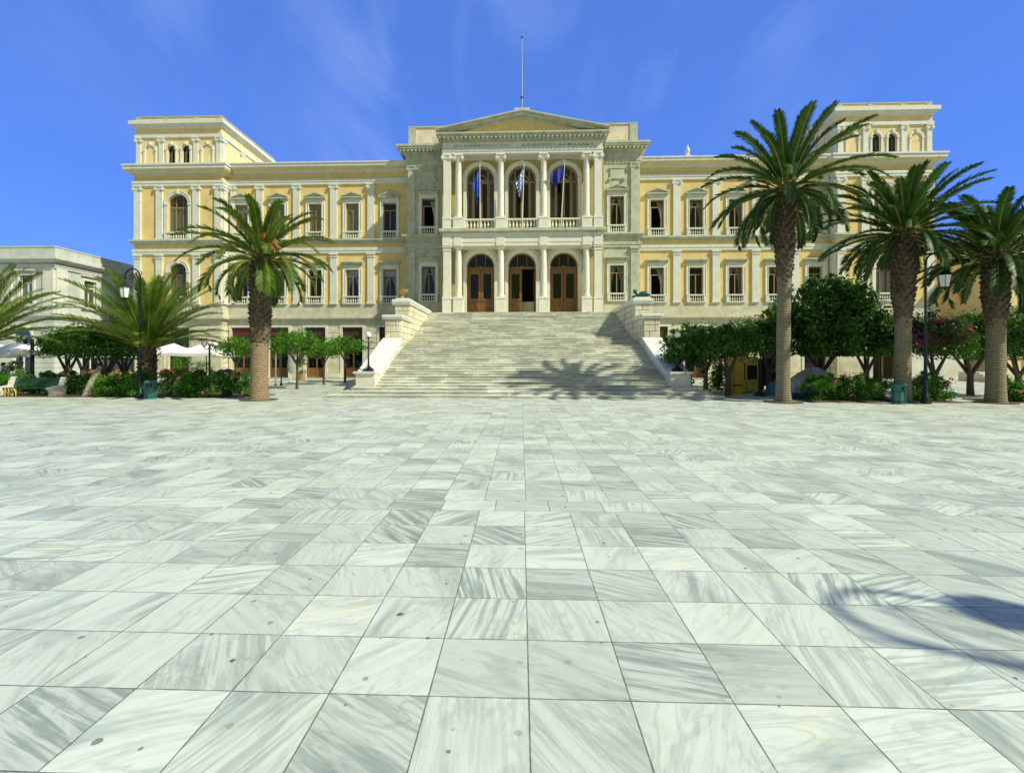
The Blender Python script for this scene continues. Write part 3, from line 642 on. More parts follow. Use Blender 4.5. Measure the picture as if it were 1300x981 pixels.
m=MB(); m.box(-10.22,10.22,YF+.42,YF+.98,22.75,22.87); m.box(-10.22,-9.6,YF+.98,BACK-2,22.75,22.87); m.box(9.6,10.22,YF+.98,BACK-2,22.75,22.87)
for s in (-1,1): p,q_=sx(s,9.5,10.2); m.box(p,q_,YF+.44,YF+.5,20.8,22.75)
H('attic_coping',m,M['trim_old'])
for s in (-1,1):
    H('pilaster',pilaster(s*9.8,.62,YF,12.985,19.08,.16),M['trim_old']); H('pilaster',pilaster(s*9.8,.62,YF,7.02,11.76,.16,'plain'),M['trim_old'])
    window('open' if s<0 else 'curtain',s*8.3,YF,12.99,h=3.24,bal=.72,style='pediment',w=1.22); window('curtain',s*8.3,YF,7.04,h=3.16,bal=.72,style='hood',w=1.22)
    p=MB(); x=s*8.3; p.bbox(x-.62,x+.62,YF-.1,YF+.01,17.72,18.62,.04); p.box(x-.7,x+.7,YF-.14,YF+.01,18.62,18.72); p.ycyl(x-.62,17.72,.13,YF-.16,YF); p.ycyl(x+.62,17.72,.13,YF-.16,YF); H('plaque',p,M['trim_old'])
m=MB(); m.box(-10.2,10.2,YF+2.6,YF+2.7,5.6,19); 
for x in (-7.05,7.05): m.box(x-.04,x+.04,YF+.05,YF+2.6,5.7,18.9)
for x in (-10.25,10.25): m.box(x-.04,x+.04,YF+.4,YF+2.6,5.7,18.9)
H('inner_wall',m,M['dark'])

# ---- portico
PF=5.75; PIT=3.6; AW=1.2
dops=[(k*PIT-AW,k*PIT+AW,PF+.002,9.95,True) for k in(-1,0,1)]; uops=[(k*PIT-AW,k*PIT+AW,12.92,17.5,True) for k in(-1,0,1)]
m=MB(); m.wall(-7,7,PF,12.06,YP,dops,.5); m.wall(-7,7,12.85,19.18,YP,uops,.5)
for z0,z1 in((PF,12.06),(12.85,19.18)):
    m.M=FX(7,YP); m.wall(0,YF-YP,z0,z1,0); m.M=FNX(-7,YF); m.wall(0,YF-YP,z0,z1,0); m.M=None
H('portico_wall',m,plain('ochre_tinted_marble',(.47,.40,.17),.75,var=.14,scale=1.6,bump=.2,stain=.4,stcol=(.30,.26,.10)))
for (ops,y) in ((dops,0),(uops,0)):
    for xa,xb,za,zs,_ in ops:
        m=MB(); cc=(xa+xb)/2; m.ring(cc,zs,AW,AW+.27,YP-.1,YP+.01); m.ring(cc,zs,AW+.27,AW+.36,YP-.15,YP+.01)
        if za<8: m.ring(cc,zs,AW+.42,AW+.56,YP-.06,YP+.01)
        for sg in (-1,1): p,q_=sorted((cc+sg*AW,cc+sg*(AW+.29))); m.box(p,q_,YP-.1,YP+.01,za,zs-.16); m.box(p-.04,q_+.04,YP-.16,YP+.01,zs-.16,zs)
        m.box(cc-.13,cc+.13,YP-.26,YP,zs+AW-.03,zs+AW+.42); H('arch_surround',m,M['column'])
def column(x,y,z0,z1,r,ped,cap='ionic'):
    m=MB()
    if ped: m.bbox(x-.43,x+.43,y-.43,y+.43,z0+.14,z0+ped-.1,.02); m.box(x-.47,x+.47,y-.47,y+.47,z0,z0+.14); m.box(x-.46,x+.46,y-.46,y+.46,z0+ped-.1,z0+ped); z0=z0+ped
    m.box(x-r*1.35,x+r*1.35,y-r*1.35,y+r*1.35,z0,z0+.09)
    m.lathe([(r*1.3,z0+.09),(r*1.34,z0+.14),(r*1.28,z0+.19),(r*1.1,z0+.21),(r*1.16,z0+.26),(r*1.02,z0+.3),(r,z0+.4),(r*.99,z0+(z1-z0)*.35),(r*.93,z0+(z1-z0)*.7),(r*.85,z1-.5),(r*.93,z1-.47),(r*.85,z1-.43),(r*.87,z1-.34)],x,y,24)
    o=H('column',m,M['column'],True)
    k=MB()
    if cap=='ionic':
        k.lathe([(r*.86,z1-.40),(r*1.15,z1-.26),(r*1.1,z1-.2)],x,y,20)
        k.box(x-r*1.15,x+r*1.15,y-r*1.05,y+r*1.05,z1-.24,z1-.1)
        for s in (-1,1):
            k.ycyl(x+s*r*1.18,z1-.27,.17,y-r*1.15,y+r*1.15,14); k.ycyl(x+s*r*1.18,z1-.27,.08,y-r*1.15-.04,y+r*1.15+.04,8)
        k.box(x-r*1.4,x+r*1.4,y-r*1.4,y+r*1.4,z1-.1,z1-.002)
    else:
        k.lathe([(r*.87,z1-.34),(r*.9,z1-.22),(r*1.2,z1-.12)],x,y,20); k.box(x-r*1.3,x+r*1.3,y-r*1.3,y+r*1.3,z1-.12,z1-.002)
    c_=obj('capital',k,M['column'],o,True); return o
def pillar(x,y,z0,z1,w,ped,cap):
    m=MB(); m.box(x-w/2-.1,x+w/2+.1,y-w/2-.1,y+w/2+.1,z0,z0+.14); m.box(x-w/2-.07,x+w/2+.07,y-w/2-.07,y+w/2+.07,z0+.14,z0+ped-.1); m.box(x-w/2-.1,x+w/2+.1,y-w/2-.1,y+w/2+.1,z0+ped-.1,z0+ped)
    z0+=ped; m.box(x-w/2-.05,x+w/2+.05,y-w/2-.05,y+w/2+.05,z0,z0+.16); m.box(x-w/2,x+w/2,y-w/2,y+w/2,z0+.16,z1-.3)
    o=H('pillar',m,M['column']); k=MB(); k.box(x-w/2-.05,x+w/2+.05,y-w/2-.05,y+w/2+.05,z1-.38,z1-.32); k.box(x-w/2-.02,x+w/2+.02,y-w/2-.02,y+w/2+.02,z1-.32,z1-.1); k.box(x-w/2-.1,x+w/2+.1,y-w/2-.1,y+w/2+.1,z1-.1,z1-.002)
    if cap=='ionic':
        for s in (-1,1): k.ycyl(x+s*(w/2+.02),z1-.27,.17,y-w/2-.1,y+w/2+.1,14)
    obj('capital',k,M['column'],o)
YC=40.5
for x in (-5.38,-1.8,1.8,5.38):
    column(x,YC,PF,11.45,.28,1.35,'doric'); column(x,YC,12.85,19.18,.27,.95)
for x in (-6.32,6.32): pillar(x,YC,PF,11.45,.62,1.35,'plain'); pillar(x,YC,12.85,19.18,.60,.95,'ionic')
m=MB(); m.box(-6.68,6.68,YC-.36,YP+.02,11.45,11.75); m.box(-6.72,6.72,YC-.4,YP+.02,11.75,12.06)
m.box(-6.66,6.66,YC-.34,YP+.4,12.06,12.52)
for x in (-6.32,-5.38,-1.8,1.8,5.38,6.32): m.box(x-.36,x+.36,YC-.44,YC-.3,11.46,12.5)
H('balcony_beam',m,M['column'])
m=MB(); m.box(-6.8,6.8,YC-.5,YP+.4,12.52,12.62); m.box(-6.95,6.95,YC-.68,YP+.4,12.62,12.85); H('balcony_slab',m,M['trim_old'])
for x0_,x1_ in ((-4.9,-2.28),(-1.32,1.32),(2.28,4.9)):
    b=MB(); balusters(b,x0_,x1_,YC,12.85,13.8,8,.075,.14); H('balcony_balustrade',b,M['column'])
m=MB(); m.box(-6.70,6.70,YC-.34,YC+.36,19.18,19.38); m.box(-6.74,6.74,YC-.38,YC+.38,19.38,19.6); m.box(-6.68,6.68,YC-.32,YP,19.6,20.1); m.box(-6.66,6.66,YC+.3,YP+.02,19.18,19.3)
H('entablature',m,M['trim'])
m=MB(); m.box(-6.8,6.8,YC-.44,YP,20.1,20.2); m.box(-6.86,6.86,YC-.5,YP,20.2,20.32); m.box(-7.08,7.08,YC-.85,YP+.9,20.47,20.62); m.box(-7.16,7.16,YC-.93,YP+.9,20.62,20.74)
for i in range(-19,20): m.box(i*.36-.09,i*.36+.09,YC-.82,YC-.48,20.32,20.47)
m.box(-6.84,6.84,YC-.48,YP,20.32,20.47)
for i in range(-37,38): m.box(i*.18-.05,i*.18+.05,YC-.49,YC-.44,20.11,20.19)
H('cornice',m,M['trim_old'])
ap=22.62
m=MB(); m.prism([(-6.3,20.74),(6.3,20.74),(0,ap-.42)],'y',YC-.30,YF+.5); H('tympanum',m,M['plaster'])
m=MB()
for s in (-1,1):
    for t0,t1,pr in ((.0,.22,.62),(.22,.42,.9),(.42,.56,1.0)):
        e=7.16; pts=[(s*e,20.74+t0*.55-.0),(0,ap-.62+t0),(0,ap-.62+t1),(s*(e+.06),20.74+t1*.55)]
        m.prism(pts if s>0 else pts[::-1],'y',YC-pr,YF+.6)
H('raking_cornice',m,M['trim_old'])
m=MB(); m.box(-.62,.62,YC-.8,YC+.4,ap-.14,ap+.08); H('apex_block',m,M['trim'])
# inscription, cut letters
def text(s,x0,x1,z,y,h,parent,mat,name='inscription',M4=None,depth=.006):
    cu=bpy.data.curves.new(name,'FONT'); cu.body=s; cu.size=1; cu.extrude=depth; cu.resolution_u=2
    t=bpy.data.objects.new('tmp',cu); C.objects.link(t); dg=bpy.context.evaluated_depsgraph_get(); me=bpy.data.meshes.new_from_object(t.evaluated_get(dg)); bpy.data.objects.remove(t)
    me.name=name; xs=[v.co.x for v in me.vertices]; ys=[v.co.y for v in me.vertices]; kx=(x1-x0)/(max(xs)-min(xs)); kz=h/(max(ys)-min(ys)); mx=min(xs); my=min(ys)
    for v in me.vertices: v.co=Vector((x0+(v.co.x-mx)*kx,y-v.co.z,z+(v.co.y-my)*kz))
    me.materials.clear(); me.materials.append(mat); o=bpy.data.objects.new(name,me); C.objects.link(o)
    if parent: o.parent=parent; o.matrix_parent_inverse=Matrix.Translation(-Vector(HB)) if parent==hall else Matrix()
    return o
text('ΕΠΙ ΔΗΜΑΡΧΟΥ Η ΤΗΣ',-5.7,-1.1,19.74,YC-.325,.21,hall,M['engrave']); text('ΔΗΜΗΤΡΙΟΥ ΒΑΦΙΑΔΑΚΗ',-.1,5.9,19.74,YC-.325,.21,hall,M['engrave'])
# doors and balcony windows
for k,(xa,xb,za,zs,_) in enumerate(dops):
    c=(xa+xb)/2; y=YP+.3; f=MB(); f.box(xa,xa+.1,y,y+.12,za,zs); f.box(xb-.1,xb,y,y+.12,za,zs); f.box(xa+.1,xb-.1,y-.05,y+.12,zs-.14,zs+.04); f.ring(c,zs+.04,AW-.12,AW-.003,y,y+.1)
    for t in (-.4,.4): f.box(c+t-.03,c+t+.03,y+.01,y+.09,zs+.04,zs+1.05)
    f.box(c-.14,c+.14,y-.12,y-.05,zs-.1,zs+.12)
    d=H('door',f,M['wood'])
    for sg in (-1,1):
        A,B=sorted((c+sg*.015,c+sg*1.1)); lf=MB(); ww=B-A
        def leaf(lf,A,B,y):
            lf.box(A,A+.2,y,y+.07,za+.01,zs-.15); lf.box(B-.2,B,y,y+.07,za+.01,zs-.15); lf.box(A+.2,B-.2,y,y+.07,za+.01,za+.2); lf.box(A+.2,B-.2,y,y+.07,za+1.25,za+1.5); lf.box(A+.2,B-.2,y,y+.07,zs-.55,zs-.15)
            lf.box(A+.2,B-.2,y+.02,y+.05,za+.2,za+1.25); lf.bbox(A+.28,B-.28,y-.0,y+.03,za+.35,za+1.1,.03); lf.box(A,B,y-.03,y,za+1.28,za+1.36)
        p=MB(); p.box(A+.19,B-.19,y+.04,y+.05,za+1.5,zs-.55)
        if k==1 and sg==1:
            lf2=MB(); lf2.M=Matrix.Translation((1.09,y+.06,0))@Matrix.Rotation(R(-84),4,'Z')@Matrix.Translation((-B,-y,0)); leaf(lf2,A,B,y); obj('door_leaf',lf2,M['wood'],d)
        else:
            leaf(lf,A,B,y+.02); l=obj('door_leaf',lf,M['wood'],d)
            hd=MB(); hd.ball((c+sg*.1,y-.03,za+1.4),.035,8,6); obj('door_pane',p,M['glass'],d)
            obj('handle',hd,M['bronze'],d)
    p=MB(); r=AW-.1; p.prism([(c-r*math.cos(PI*i/16),zs+.04+r*math.sin(PI*i/16)) for i in range(17)],'y',y+.05,y+.06); obj('fanlight_pane',p,M['glass'],d)
for k,(xa,xb,za,zs,_) in enumerate(uops):
    c=(xa+xb)/2; y=YP+.3; f=MB()
    f.ring(c,zs,AW-.14,AW-.003,y,y+.1)
    for t in (-AW+.06,-.72,-.6,-.06,.06,.6,.72,AW-.06): f.box(c+t-.055,c+t+.055,y,y+.09,za,zs-.22)
    for t in (-.62,.62): f.box(c+t-.06,c+t+.06,y,y+.09,zs-.05,zs+math.sqrt(AW**2-t*t)-.1)
    f.ring(c,zs-.05,.5,.58,y,y+.09); f.box(xa,xb,y-.03,y+.1,zs-.22,zs-.1); f.box(xa,xb,y-.06,y+.1,zs-.1,zs-.05)
    f.prism([(c-.7,zs-.05),(c+.7,zs-.05),(c,zs+.18)],'y',y-.05,y+.02)
    for t in (-.66,.0,.66): f.box(c+t-.5*.9+.0,c+t+.0,y+.02,y+.08,za,za+.9) if False else None
    f.box(xa+.1,xb-.1,y+.02,y+.07,za,za+1.15)
    o=H('balcony_window',f,M['wood_pale']); p=MB(); p.box(xa+.02,xb-.02,y+.05,y+.06,za+1.15,zs); p.prism([(c-1.15*math.cos(PI*i/16),zs+1.15*math.sin(PI*i/16)) for i in range(17)],'y',y+.05,y+.06); obj('pane',p,M['glass'],o)
    cu=MB()
    for s2 in (-1,1):
        m2=curtain_mb(s2,1.15,za,zs+.6,0,False); cu.M=Matrix.Translation((c,y+.5,0)); cu.add(m2.v,m2.f)
    obj('curtain',cu,M['sheer'],o)
# roofs, back
m=MB(); m.box(-27.2,27.2,YW,BACK,19.86,19.9) ; m.box(-9.7,9.7,YF+1.0,BACK-2,20.8,20.86); H('roof',m,M['stone'])
m=MB(); m.box(-27.2,27.2,BACK-.3,BACK-.01,.3,19.3); H('back_wall',m,M['plaster'])
for s in (-1,1):
    m=MB(); a,b=sx(s,8.7,36); m.box(a,b,41.2,42.3,-.1,.3); a,b=sx(s,8.7,27.2); m.box(a,b,42.3,43.6,-.1,.298); H('doorstep',m,M['stone'])

# ---- roof figure ornament seen over right wing, flagpole
m=MB(); m.box(-.25,.25,-.2,.2,0,.3); m.lathe([(.2,.3),(.12,.42),(.2,.62),(.22,.8),(.1,1.0),(.12,1.1),(.02,1.22)],0,0,10)
o=tag(obj('roof_vent',m,M['trim'],None,True),'small pale finial standing on the roof edge of the right wing','finial'); o.location=(14.9,43.6,19.9)
o=thing('flagpole','tall bare flagpole rising from the apex of the pediment','flagpole',(.08,40.6,ap+.08))
m=MB(); m.tube([(0,0,0),(0,0,3.2),(0,0,6.35)],[.07,.055,.03],8); obj('pole',m,M['pole_grey'],o,True)
m=MB(); m.ball((0,0,6.42),.09,10,8); m.lathe([(.12,1.3),(.14,1.36),(.12,1.42)],0,0,8); obj('finial',m,M['bronze'],o,True)
def flag(x,lean,mat,label,w,h,ang,droop,uvm=False):
    o=thing('flag',label,'flag',(x,40.45,12.86),0,'flags on the balcony')
    tip=Vector((lean,-.25,5.35)); m=MB(); m.tube([(0,0,0),tip],[.045,.03],8); m.ball(tuple(tip+Vector((0,0,.05))),.06,8,6); obj('pole',m,M['pole_white'],o,True)
    nu,nv=14,10; me=bpy.data.meshes.new('cloth'); vs=[];fs=[];uv=[]
    d=tip.normalized()
    for i in range(nu+1):
        for j in range(nv+1):
            u=i/nu;v=j/nv
            base=tip-d*(.15+(1-v)*h)
            # the cloth hangs from the hoist in soft folds
            px=-math.sin(ang)*w*u*(.55+.45*v)+.05*math.sin(u*9+v*2)*u; pz=-math.cos(ang)*w*u*droop; py=-.22*math.sin(u*11+v*3)*u-.05
            if not False: vs.append(base+Vector((px,py,pz-(1-v)*0+(-.0))))
            uv.append((u,v))
    for i in range(nu):
        for j in range(nv): a=i*(nv+1)+j; fs.append((a,a+nv+1,a+nv+2,a+1))
    me.from_pydata([tuple(p) for p in vs],[],fs); ul=me.uv_layers.new(name='UVMap')
    for p in me.polygons:
        p.use_smooth=True
        for li in p.loop_indices: ul.data[li].uv=uv[me.loops[li].vertex_index]
    me.materials.append(mat); c=bpy.data.objects.new('cloth',me); C.objects.link(c); c.parent=o
flag(-3.45,.0,M['flag_blue'],'plain bright blue flag hanging limp before the left balcony window',1.5,1.7,.32,1.0)
flag(.08,.18,M['flag_greek'],'blue and white striped flag hanging before the middle balcony window',1.6,1.3,.42,.9)
flag(3.35,.28,M['flag_navy'],'navy blue flag billowing left before the right balcony window',1.45,.95,1.0,.95)

# ================================================================ GRAND STAIRCASE
st=thing('grand_staircase','wide marble staircase with stepped stone side walls rising to the portico','stairs',(0,31,0))
SB=(0,31,0)
def S(name,mb,mat,smooth=False,label=None): return obj(name,mb,mat,st,smooth,SB,label)
m=MB(); SW=7.5
for i,(y,hw) in enumerate(((22.5,9.35),(23.3,8.95),(24.1,8.6))): m.box(-hw,hw,y,25,.14*i-(.02 if i==0 else 0),.14*i+.10); m.box(-hw-.03,hw+.03,y-.03,25,.14*i+.10,.14*(i+1))
y=24.6;z=.42;RI=(5.75-.42)/38;n=38
for i in range(n):
    tr=1.25 if i==18 else .3595
    y2=y+tr
    m.box(-SW,SW,y,y+.1,z,z+RI-.04); m.box(-SW,SW,y-.03,y2+.05,z+RI-.04,z+RI); z+=RI; y=y2
YTOP=y
H_=S('steps',m,M['stair'])
m=MB(); m.box(-8.6,8.6,YTOP+.06,YP+.5,5.55,5.748); m.box(-8.5,8.5,YTOP+.4,YF+.1,-.1,5.55); S('terrace',m,M['stone'])
for s in (-1,1):
    a,b=sx(s,SW,8.5); ai,bi=sx(s,SW-.03,8.55)
    pd=MB(); A,B=sx(s,SW,8.52); pd.bbox(A,B,24.45,25.6,.5,1.12,.02); A,B=sx(s,SW-.0,8.6); pd.box(A,B,24.38,25.6,.42,.5); A,B=sx(s,SW-.02,8.62); pd.box(A,B,24.35,25.6,1.12,1.23); S('pedestal',pd,M['marble_grey'])
    w=MB(); w.prism([(25.6,0),(39.0,0),(39.0,5.6),(32.1,5.6),(32.1,4.4),(29.75,4.4),(29.75,3.05),(25.6,1.30)],'x',a,b); S('side_wall',w,M['marble_grey'])
    # smooth sloping coping of the lower flight
    w=MB(); A,B=sx(s,SW-.09,8.6)
    segs=3
    for i in range(segs):
        y0=25.0+(29.73-25.0)*i/segs; y1=25.0+(29.73-25.0)*(i+1)/segs-.03; f=lambda yy:1.22+(yy-25.0)*(3.22-1.22)/(29.73-25.0)
        w.prism([(y0,f(y0)-.16),(y1,f(y1)-.16),(y1,f(y1)+.02),(y0,f(y0)+.02)],'x',A,B)
    S('ramp_coping',w,plain('bright_marble_coping',(.78,.78,.74),.55,var=.05,scale=2,stain=.12) if s<0 else bpy.data.materials['bright_marble_coping'])
    # rusticated blocks: fronts and inner faces
    rnd=random.Random(3)
    for (yf,zt,zb) in ((29.75,4.38,3.2),(32.1,5.58,4.75)):
        w=MB(); z=zb
        while z<zt-.1:
            h=min(.39,zt-z); c=(a+b)/2+rnd.choice((-.16,.0,.18)); w.bbox(a+.02,c-.012,yf-.06,yf+.02,z,z+h-.02,.03); w.bbox(c+.012,b-.02,yf-.06,yf+.02,z,z+h-.02,.03); z+=.4
        S('wall_blocks',w,M['rust'])
    xi=s*SW
    for (y0,y1,zt,zb) in ((29.75,32.1,4.38,2.3),(32.1,39.0,5.58,3.0)):
        w=MB(); z=zt-.4; k=0
        while z>zb:
            yy=y0+.02
            while yy<y1-.05:
                L_=min(rnd.uniform(.8,1.3) if k%2 else rnd.uniform(1.0,1.5),y1-yy); A,B=sorted((xi-s*.05,xi+s*.01)); w.bbox(A,B,yy,yy+L_-.02,z,z+.38,.02); yy+=L_
            z-=.4;k+=1
        S('wall_blocks',w,M['rust'])
    w=MB(); A,B=sx(s,SW-.14,8.64)
    w.box(A,B,29.6,32.2,4.40,4.46); w.bbox(A-.04,B+.04,29.56,32.05,4.46,4.66,.05)
    if s<0: w.box(B-.16,B-.10,32.0,34.8,4.42,4.62) 
    else: w.box(A+.10,A+.16,32.0,34.8,4.42,4.62)
    w.box(A,B,31.95,39.1,5.58,5.66); w.bbox(A-.05,B+.05,31.9,39.1,5.66,5.93,.06); w.box(A+.2,B-.2,32.1,32.9,5.93,6.03); S('wall_coping',w,M['trim'])
# objects crowning the upper walls
m=MB(); m.lathe([(.2,0),(.22,.06),(.10,.12),(.09,.22),(.2,.34),(.38,.46),(.44,.54),(.46,.60),(.40,.61),(.2,.55)],0,0,20)
o=tag(obj('stone_urn',m,M['terracotta'],None,True),'shallow terracotta urn on the left stair wall','urn'); o.location=(-8.1,32.45,6.03)
m=MB()   # reclining bronze figure: body, raised head, paws
m.tube([(0,0,.16),(.3,.02,.22),(.62,.0,.26),(.82,0,.2)],[.10,.19,.2,.12],10); m.tube([(.1,0,.2),(-.05,-.02,.34),(-.22,-.02,.4)],[.12,.11,.07],8); m.ball((-.12,-.02,.42),.13,10,8); m.tube([(.1,.1,.14),(-.3,.12,.05)],[.08,.05],6); m.tube([(.1,-.1,.14),(-.32,-.1,.05)],[.08,.05],6); m.tube([(.75,.1,.2),(.45,.22,.06)],[.12,.07],6); m.tube([(.8,0,.2),(.98,.1,.1),(.95,.25,.05)],[.05,.03,.02],6)
o=tag(obj('bronze_lion',m,M['bronze'],None,True),'dark green bronze reclining figure on the right stair wall','statue'); o.location=(7.75,32.5,6.03)
m=MB(); m.lathe([(.22,0),(.24,.1),(.18,.3),(.34,.5),(.44,.62),(.46,.7),(.40,.71)],0,0,18); 

# ---------------------------------------------------------------- lamps
def globe_lamp(loc,label,h=2.0,heads=1,cat='lamp post',name='globe_lamp',group=None,rz=0):
    o=thing(name,label,cat,loc,rz,group)
    m=MB()
    if heads==1:
        m.lathe([(.27,0),(.27,.05),(.16,.08),(.09,.16),(.07,.24),(.085,.28),(.05,.32),(.042,.9),(.055,.93),(.04,.96),(.034,h-.52),(.05,h-.5),(.03,h-.46),(.03,h-.36),(.07,h-.31),(.1,h-.27)],0,0,14)
        for i in range(6):
            a=i*PI/3; m.tube([(.26*math.cos(a),.26*math.sin(a),0),(.24*math.cos(a),.24*math.sin(a),.12),(.1*math.cos(a),.1*math.sin(a),.2),(.05*math.cos(a),.05*math.sin(a),.32)],[.03,.035,.03,.015],6)
        m.tube([(-.22,0,h-.5),(.22,0,h-.5)],.018,6); 
        for s in (-1,1): m.ball((s*.22,0,h-.5),.03,6,6)
    else:
        m.lathe([(.14,0),(.14,.25),(.08,.32),(.055,.5),(.05,h-.5),(.07,h-.47),(.05,h-.4),(.05,h-.3),(.09,h-.27)],0,0,12)
    obj('post',m,M['iron'],o,True)
    r=.15 if heads==1 else .155
    pos=[(0,0,h-.13)] if heads==1 else [(0,0,h-.13),(-.32,0,h-.22),(.32,0,h-.22)]
    for p in pos:
        b=MB(); b.ball(p,r,18,12); obj('globe',b,M['globe'],o,True)
        if p[0]:
            a=MB(); a.tube([(0,0,h-.5),(p[0]*.7,0,h-.55),(p[0],0,h-.45),(p[0],0,p[2]-r+.02)],.022,6); a.lathe([(.07,p[2]-r-.02),(.08,p[2]-r+.03)],p[0],0,8); obj('arm',a,M['iron'],o,True)
    return o
globe_lamp((-8.0,24.95,1.23),'dark green globe lamp on the left stair pedestal',2.05)
globe_lamp((8.02,24.95,1.23),'dark green globe lamp on the right stair pedestal',2.0)
def pt(u,Y,z=0):   # place along the sight line at ground distance Y
    t=(u-639)/F; s_,c_=math.sin(-YAW),math.cos(-YAW); return (Y*(s_+t*c_)/(c_-t*s_),Y,z)
def pg(u,Y): p=pt(u,Y); return (p[0],Y,gz(Y))
globe_lamp(pg(266,27),'green post with three white globes before the white cafe parasols',2.95,3)
globe_lamp(pg(1118,27),'post with three white globes behind the oleander hedge beside the thick palm',2.95,3)
globe_lamp(pg(965,24.9),'slim post with one white globe behind the tallest palm',2.95,1)
def arc_lamp(loc,ang,label,h=6.2):
    o=thing('street_lamp',label,'street lamp',loc,ang)
    m=MB(); m.lathe([(.2,0),(.2,.06),(.13,.1),(.13,.3),(.085,.36),(.08,.9),(.11,.95),(.11,1.02),(.07,1.08),(.055,1.9),(.08,1.93),(.08,1.97),(.05,2.0),(.04,h-.5),(.055,h-.48),(.05,h-.4)],0,0,14)
    m.tube([(.75*(1-math.cos(t))/2+0,0,h-.45+.42*math.sin(t)) for t in [PI*i/12 for i in range(13)]]+[(.75,0,h-.62)],[.035]*13+[.025],8)
    m.tube([(.03,0,h-.9),(.15,0,h-.62),(.3,0,h-.42),(.42,0,h-.3),(.5,0,h-.32),(.5,0,h-.42),(.43,0,h-.42)],.018,6)
    m.tube([(.0,0,h-.4),(-.08,0,h-.25),(-.02,0,h-.15)],.02,6)
    obj('post',m,M['iron'],o,True)
    l=MB(); z=h-.62; x=.75
    l.lathe([(.02,z),(.05,z-.03),(.03,z-.08),(.12,z-.14),(.27,z-.27),(.28,z-.30),(.26,z-.31)],x,0,6); l.lathe([(.16,z-.83),(.17,z-.80),(.16,z-.78)],x,0,6); l.lathe([(.01,z-.9),(.05,z-.87),(.02,z-.83)],x,0,6)
    for i in range(6):
        a=i*PI/3; l.tube([(x+.25*math.cos(a),.25*math.sin(a),z-.3),(x+.16*math.cos(a),.16*math.sin(a),z-.8)],.014,4)
    ln=obj('lantern',l,M['iron'],o); g=MB(); g.lathe([(.235,z-.3),(.15,z-.79)],x,0,6,False); obj('lantern_glass',g,M['globe'],ln)
    return o
arc_lamp(pg(178,22.3),PI,'tall arched street lamp with hanging lantern beside the teal litter bin and young date palm')
arc_lamp(pg(1175,20.4),0,'tall arched street lamp with hanging lantern at the right, between two thick palms')
arc_lamp((7.85,.15,0),R(60),'arched street lamp standing on the open square just beyond the right edge of the view')
# black lamp with a street sign, far left
o=thing('signpost_lamp','black ornamental lamp post with white street sign before the marble house','lamp post',pg(41,26))
m=MB(); m.lathe([(.16,0),(.16,.4),(.1,.5),(.09,2.3),(.13,2.35),(.09,2.4),(.07,3.0)],0,0,12); 
for s in (-1,1): m.tube([(0,0,2.7),(s*.25,0,2.65),(s*.42,0,2.8)],.03,6)
m.ball((.46,0,2.9),.09,8,6); m.box(-.5,-.44,-.03,.03,2.75,3.0); m.box(-.36,-.32,-.03,.03,2.75,3.0); m.box(-.5,-.32,-.03,.03,2.72,2.76); obj('post',m,M['iron_black'],o,True)
m=MB(); m.bbox(-.75,.55,-.16,-.10,2.12,2.36,.015); m.bbox(-.6,.5,.1,.15,2.08,2.3,.015); obj('sign_panel',m,M['pole_white'],o)

# ---------------------------------------------------------------- litter bins, bench
def bin_(loc,label,rz=0):
    o=thing('litter_bin',label,'litter bin',loc,rz,'teal litter bins'); m=MB()
    n=8; m.lathe([(.27,0),(.27,.05),(.235,.07),(.235,.74),(.27,.76),(.27,.80),(.2,.86),(.06,.87)],0,0,n)
    for i in range(n):
        a=2*PI*i/n; m.tube([(.245*math.cos(a),.245*math.sin(a),.06),(.245*math.cos(a),.245*math.sin(a),.75)],.018,4)
    obj('body',m,M['teal'],o); b=MB(); b.lathe([(.25,.50),(.25,.53)],0,0,n); b.lathe([(.25,.10),(.25,.13)],0,0,n); obj('hoop',b,M['iron'],o)
    h=MB(); h.box(-.12,.12,-.255,-.2,.58,.70); obj('slot',h,M['dark'],o)
bin_(pg(191,21.7),'teal litter bin beside the tall arched lamp in front of the left hedge',R(22))
bin_(pg(1141,20.2),'teal litter bin at the foot of the thick palm on the right',R(22))
o=thing('park_bench','green slatted bench between two white marble end blocks at the left edge','bench',pg(40,23.2),0)
m=MB()
for i in range(4): m.bbox(-1.3,1.15,-.22+i*.13,-.12+i*.13,.40,.435,.008)
obj('seat',m,M['bench_green'],o)
m=MB()
for i in range(4): m.bbox(-1.3,1.15,.32+i*.035,.355+i*.035,.48+i*.115,.575+i*.115,.008)
obj('backrest',m,M['bench_green'],o)
for sx_,d in ((-1.42,0),(1.27,0)):
    m=MB(); pr=[(-.32,0),(.28,0),(.42,.1),(.55,.92),(.46,.98),(.36,.92),(.26,.55),(-.1,.50),(-.38,.46),(-.42,.38),(-.30,.3),(-.26,.1)]
    m.prism(pr,'x',sx_-.13,sx_+.13); obj('end_block',m,M['bench_stone'],o)
m=MB()
for i in range(4): m.tube([(-1.15+i*.19,-.2,.40),(-1.0+i*.19,-.36,.02)],.022,5)
obj('strut',m,M['yellow'],o)

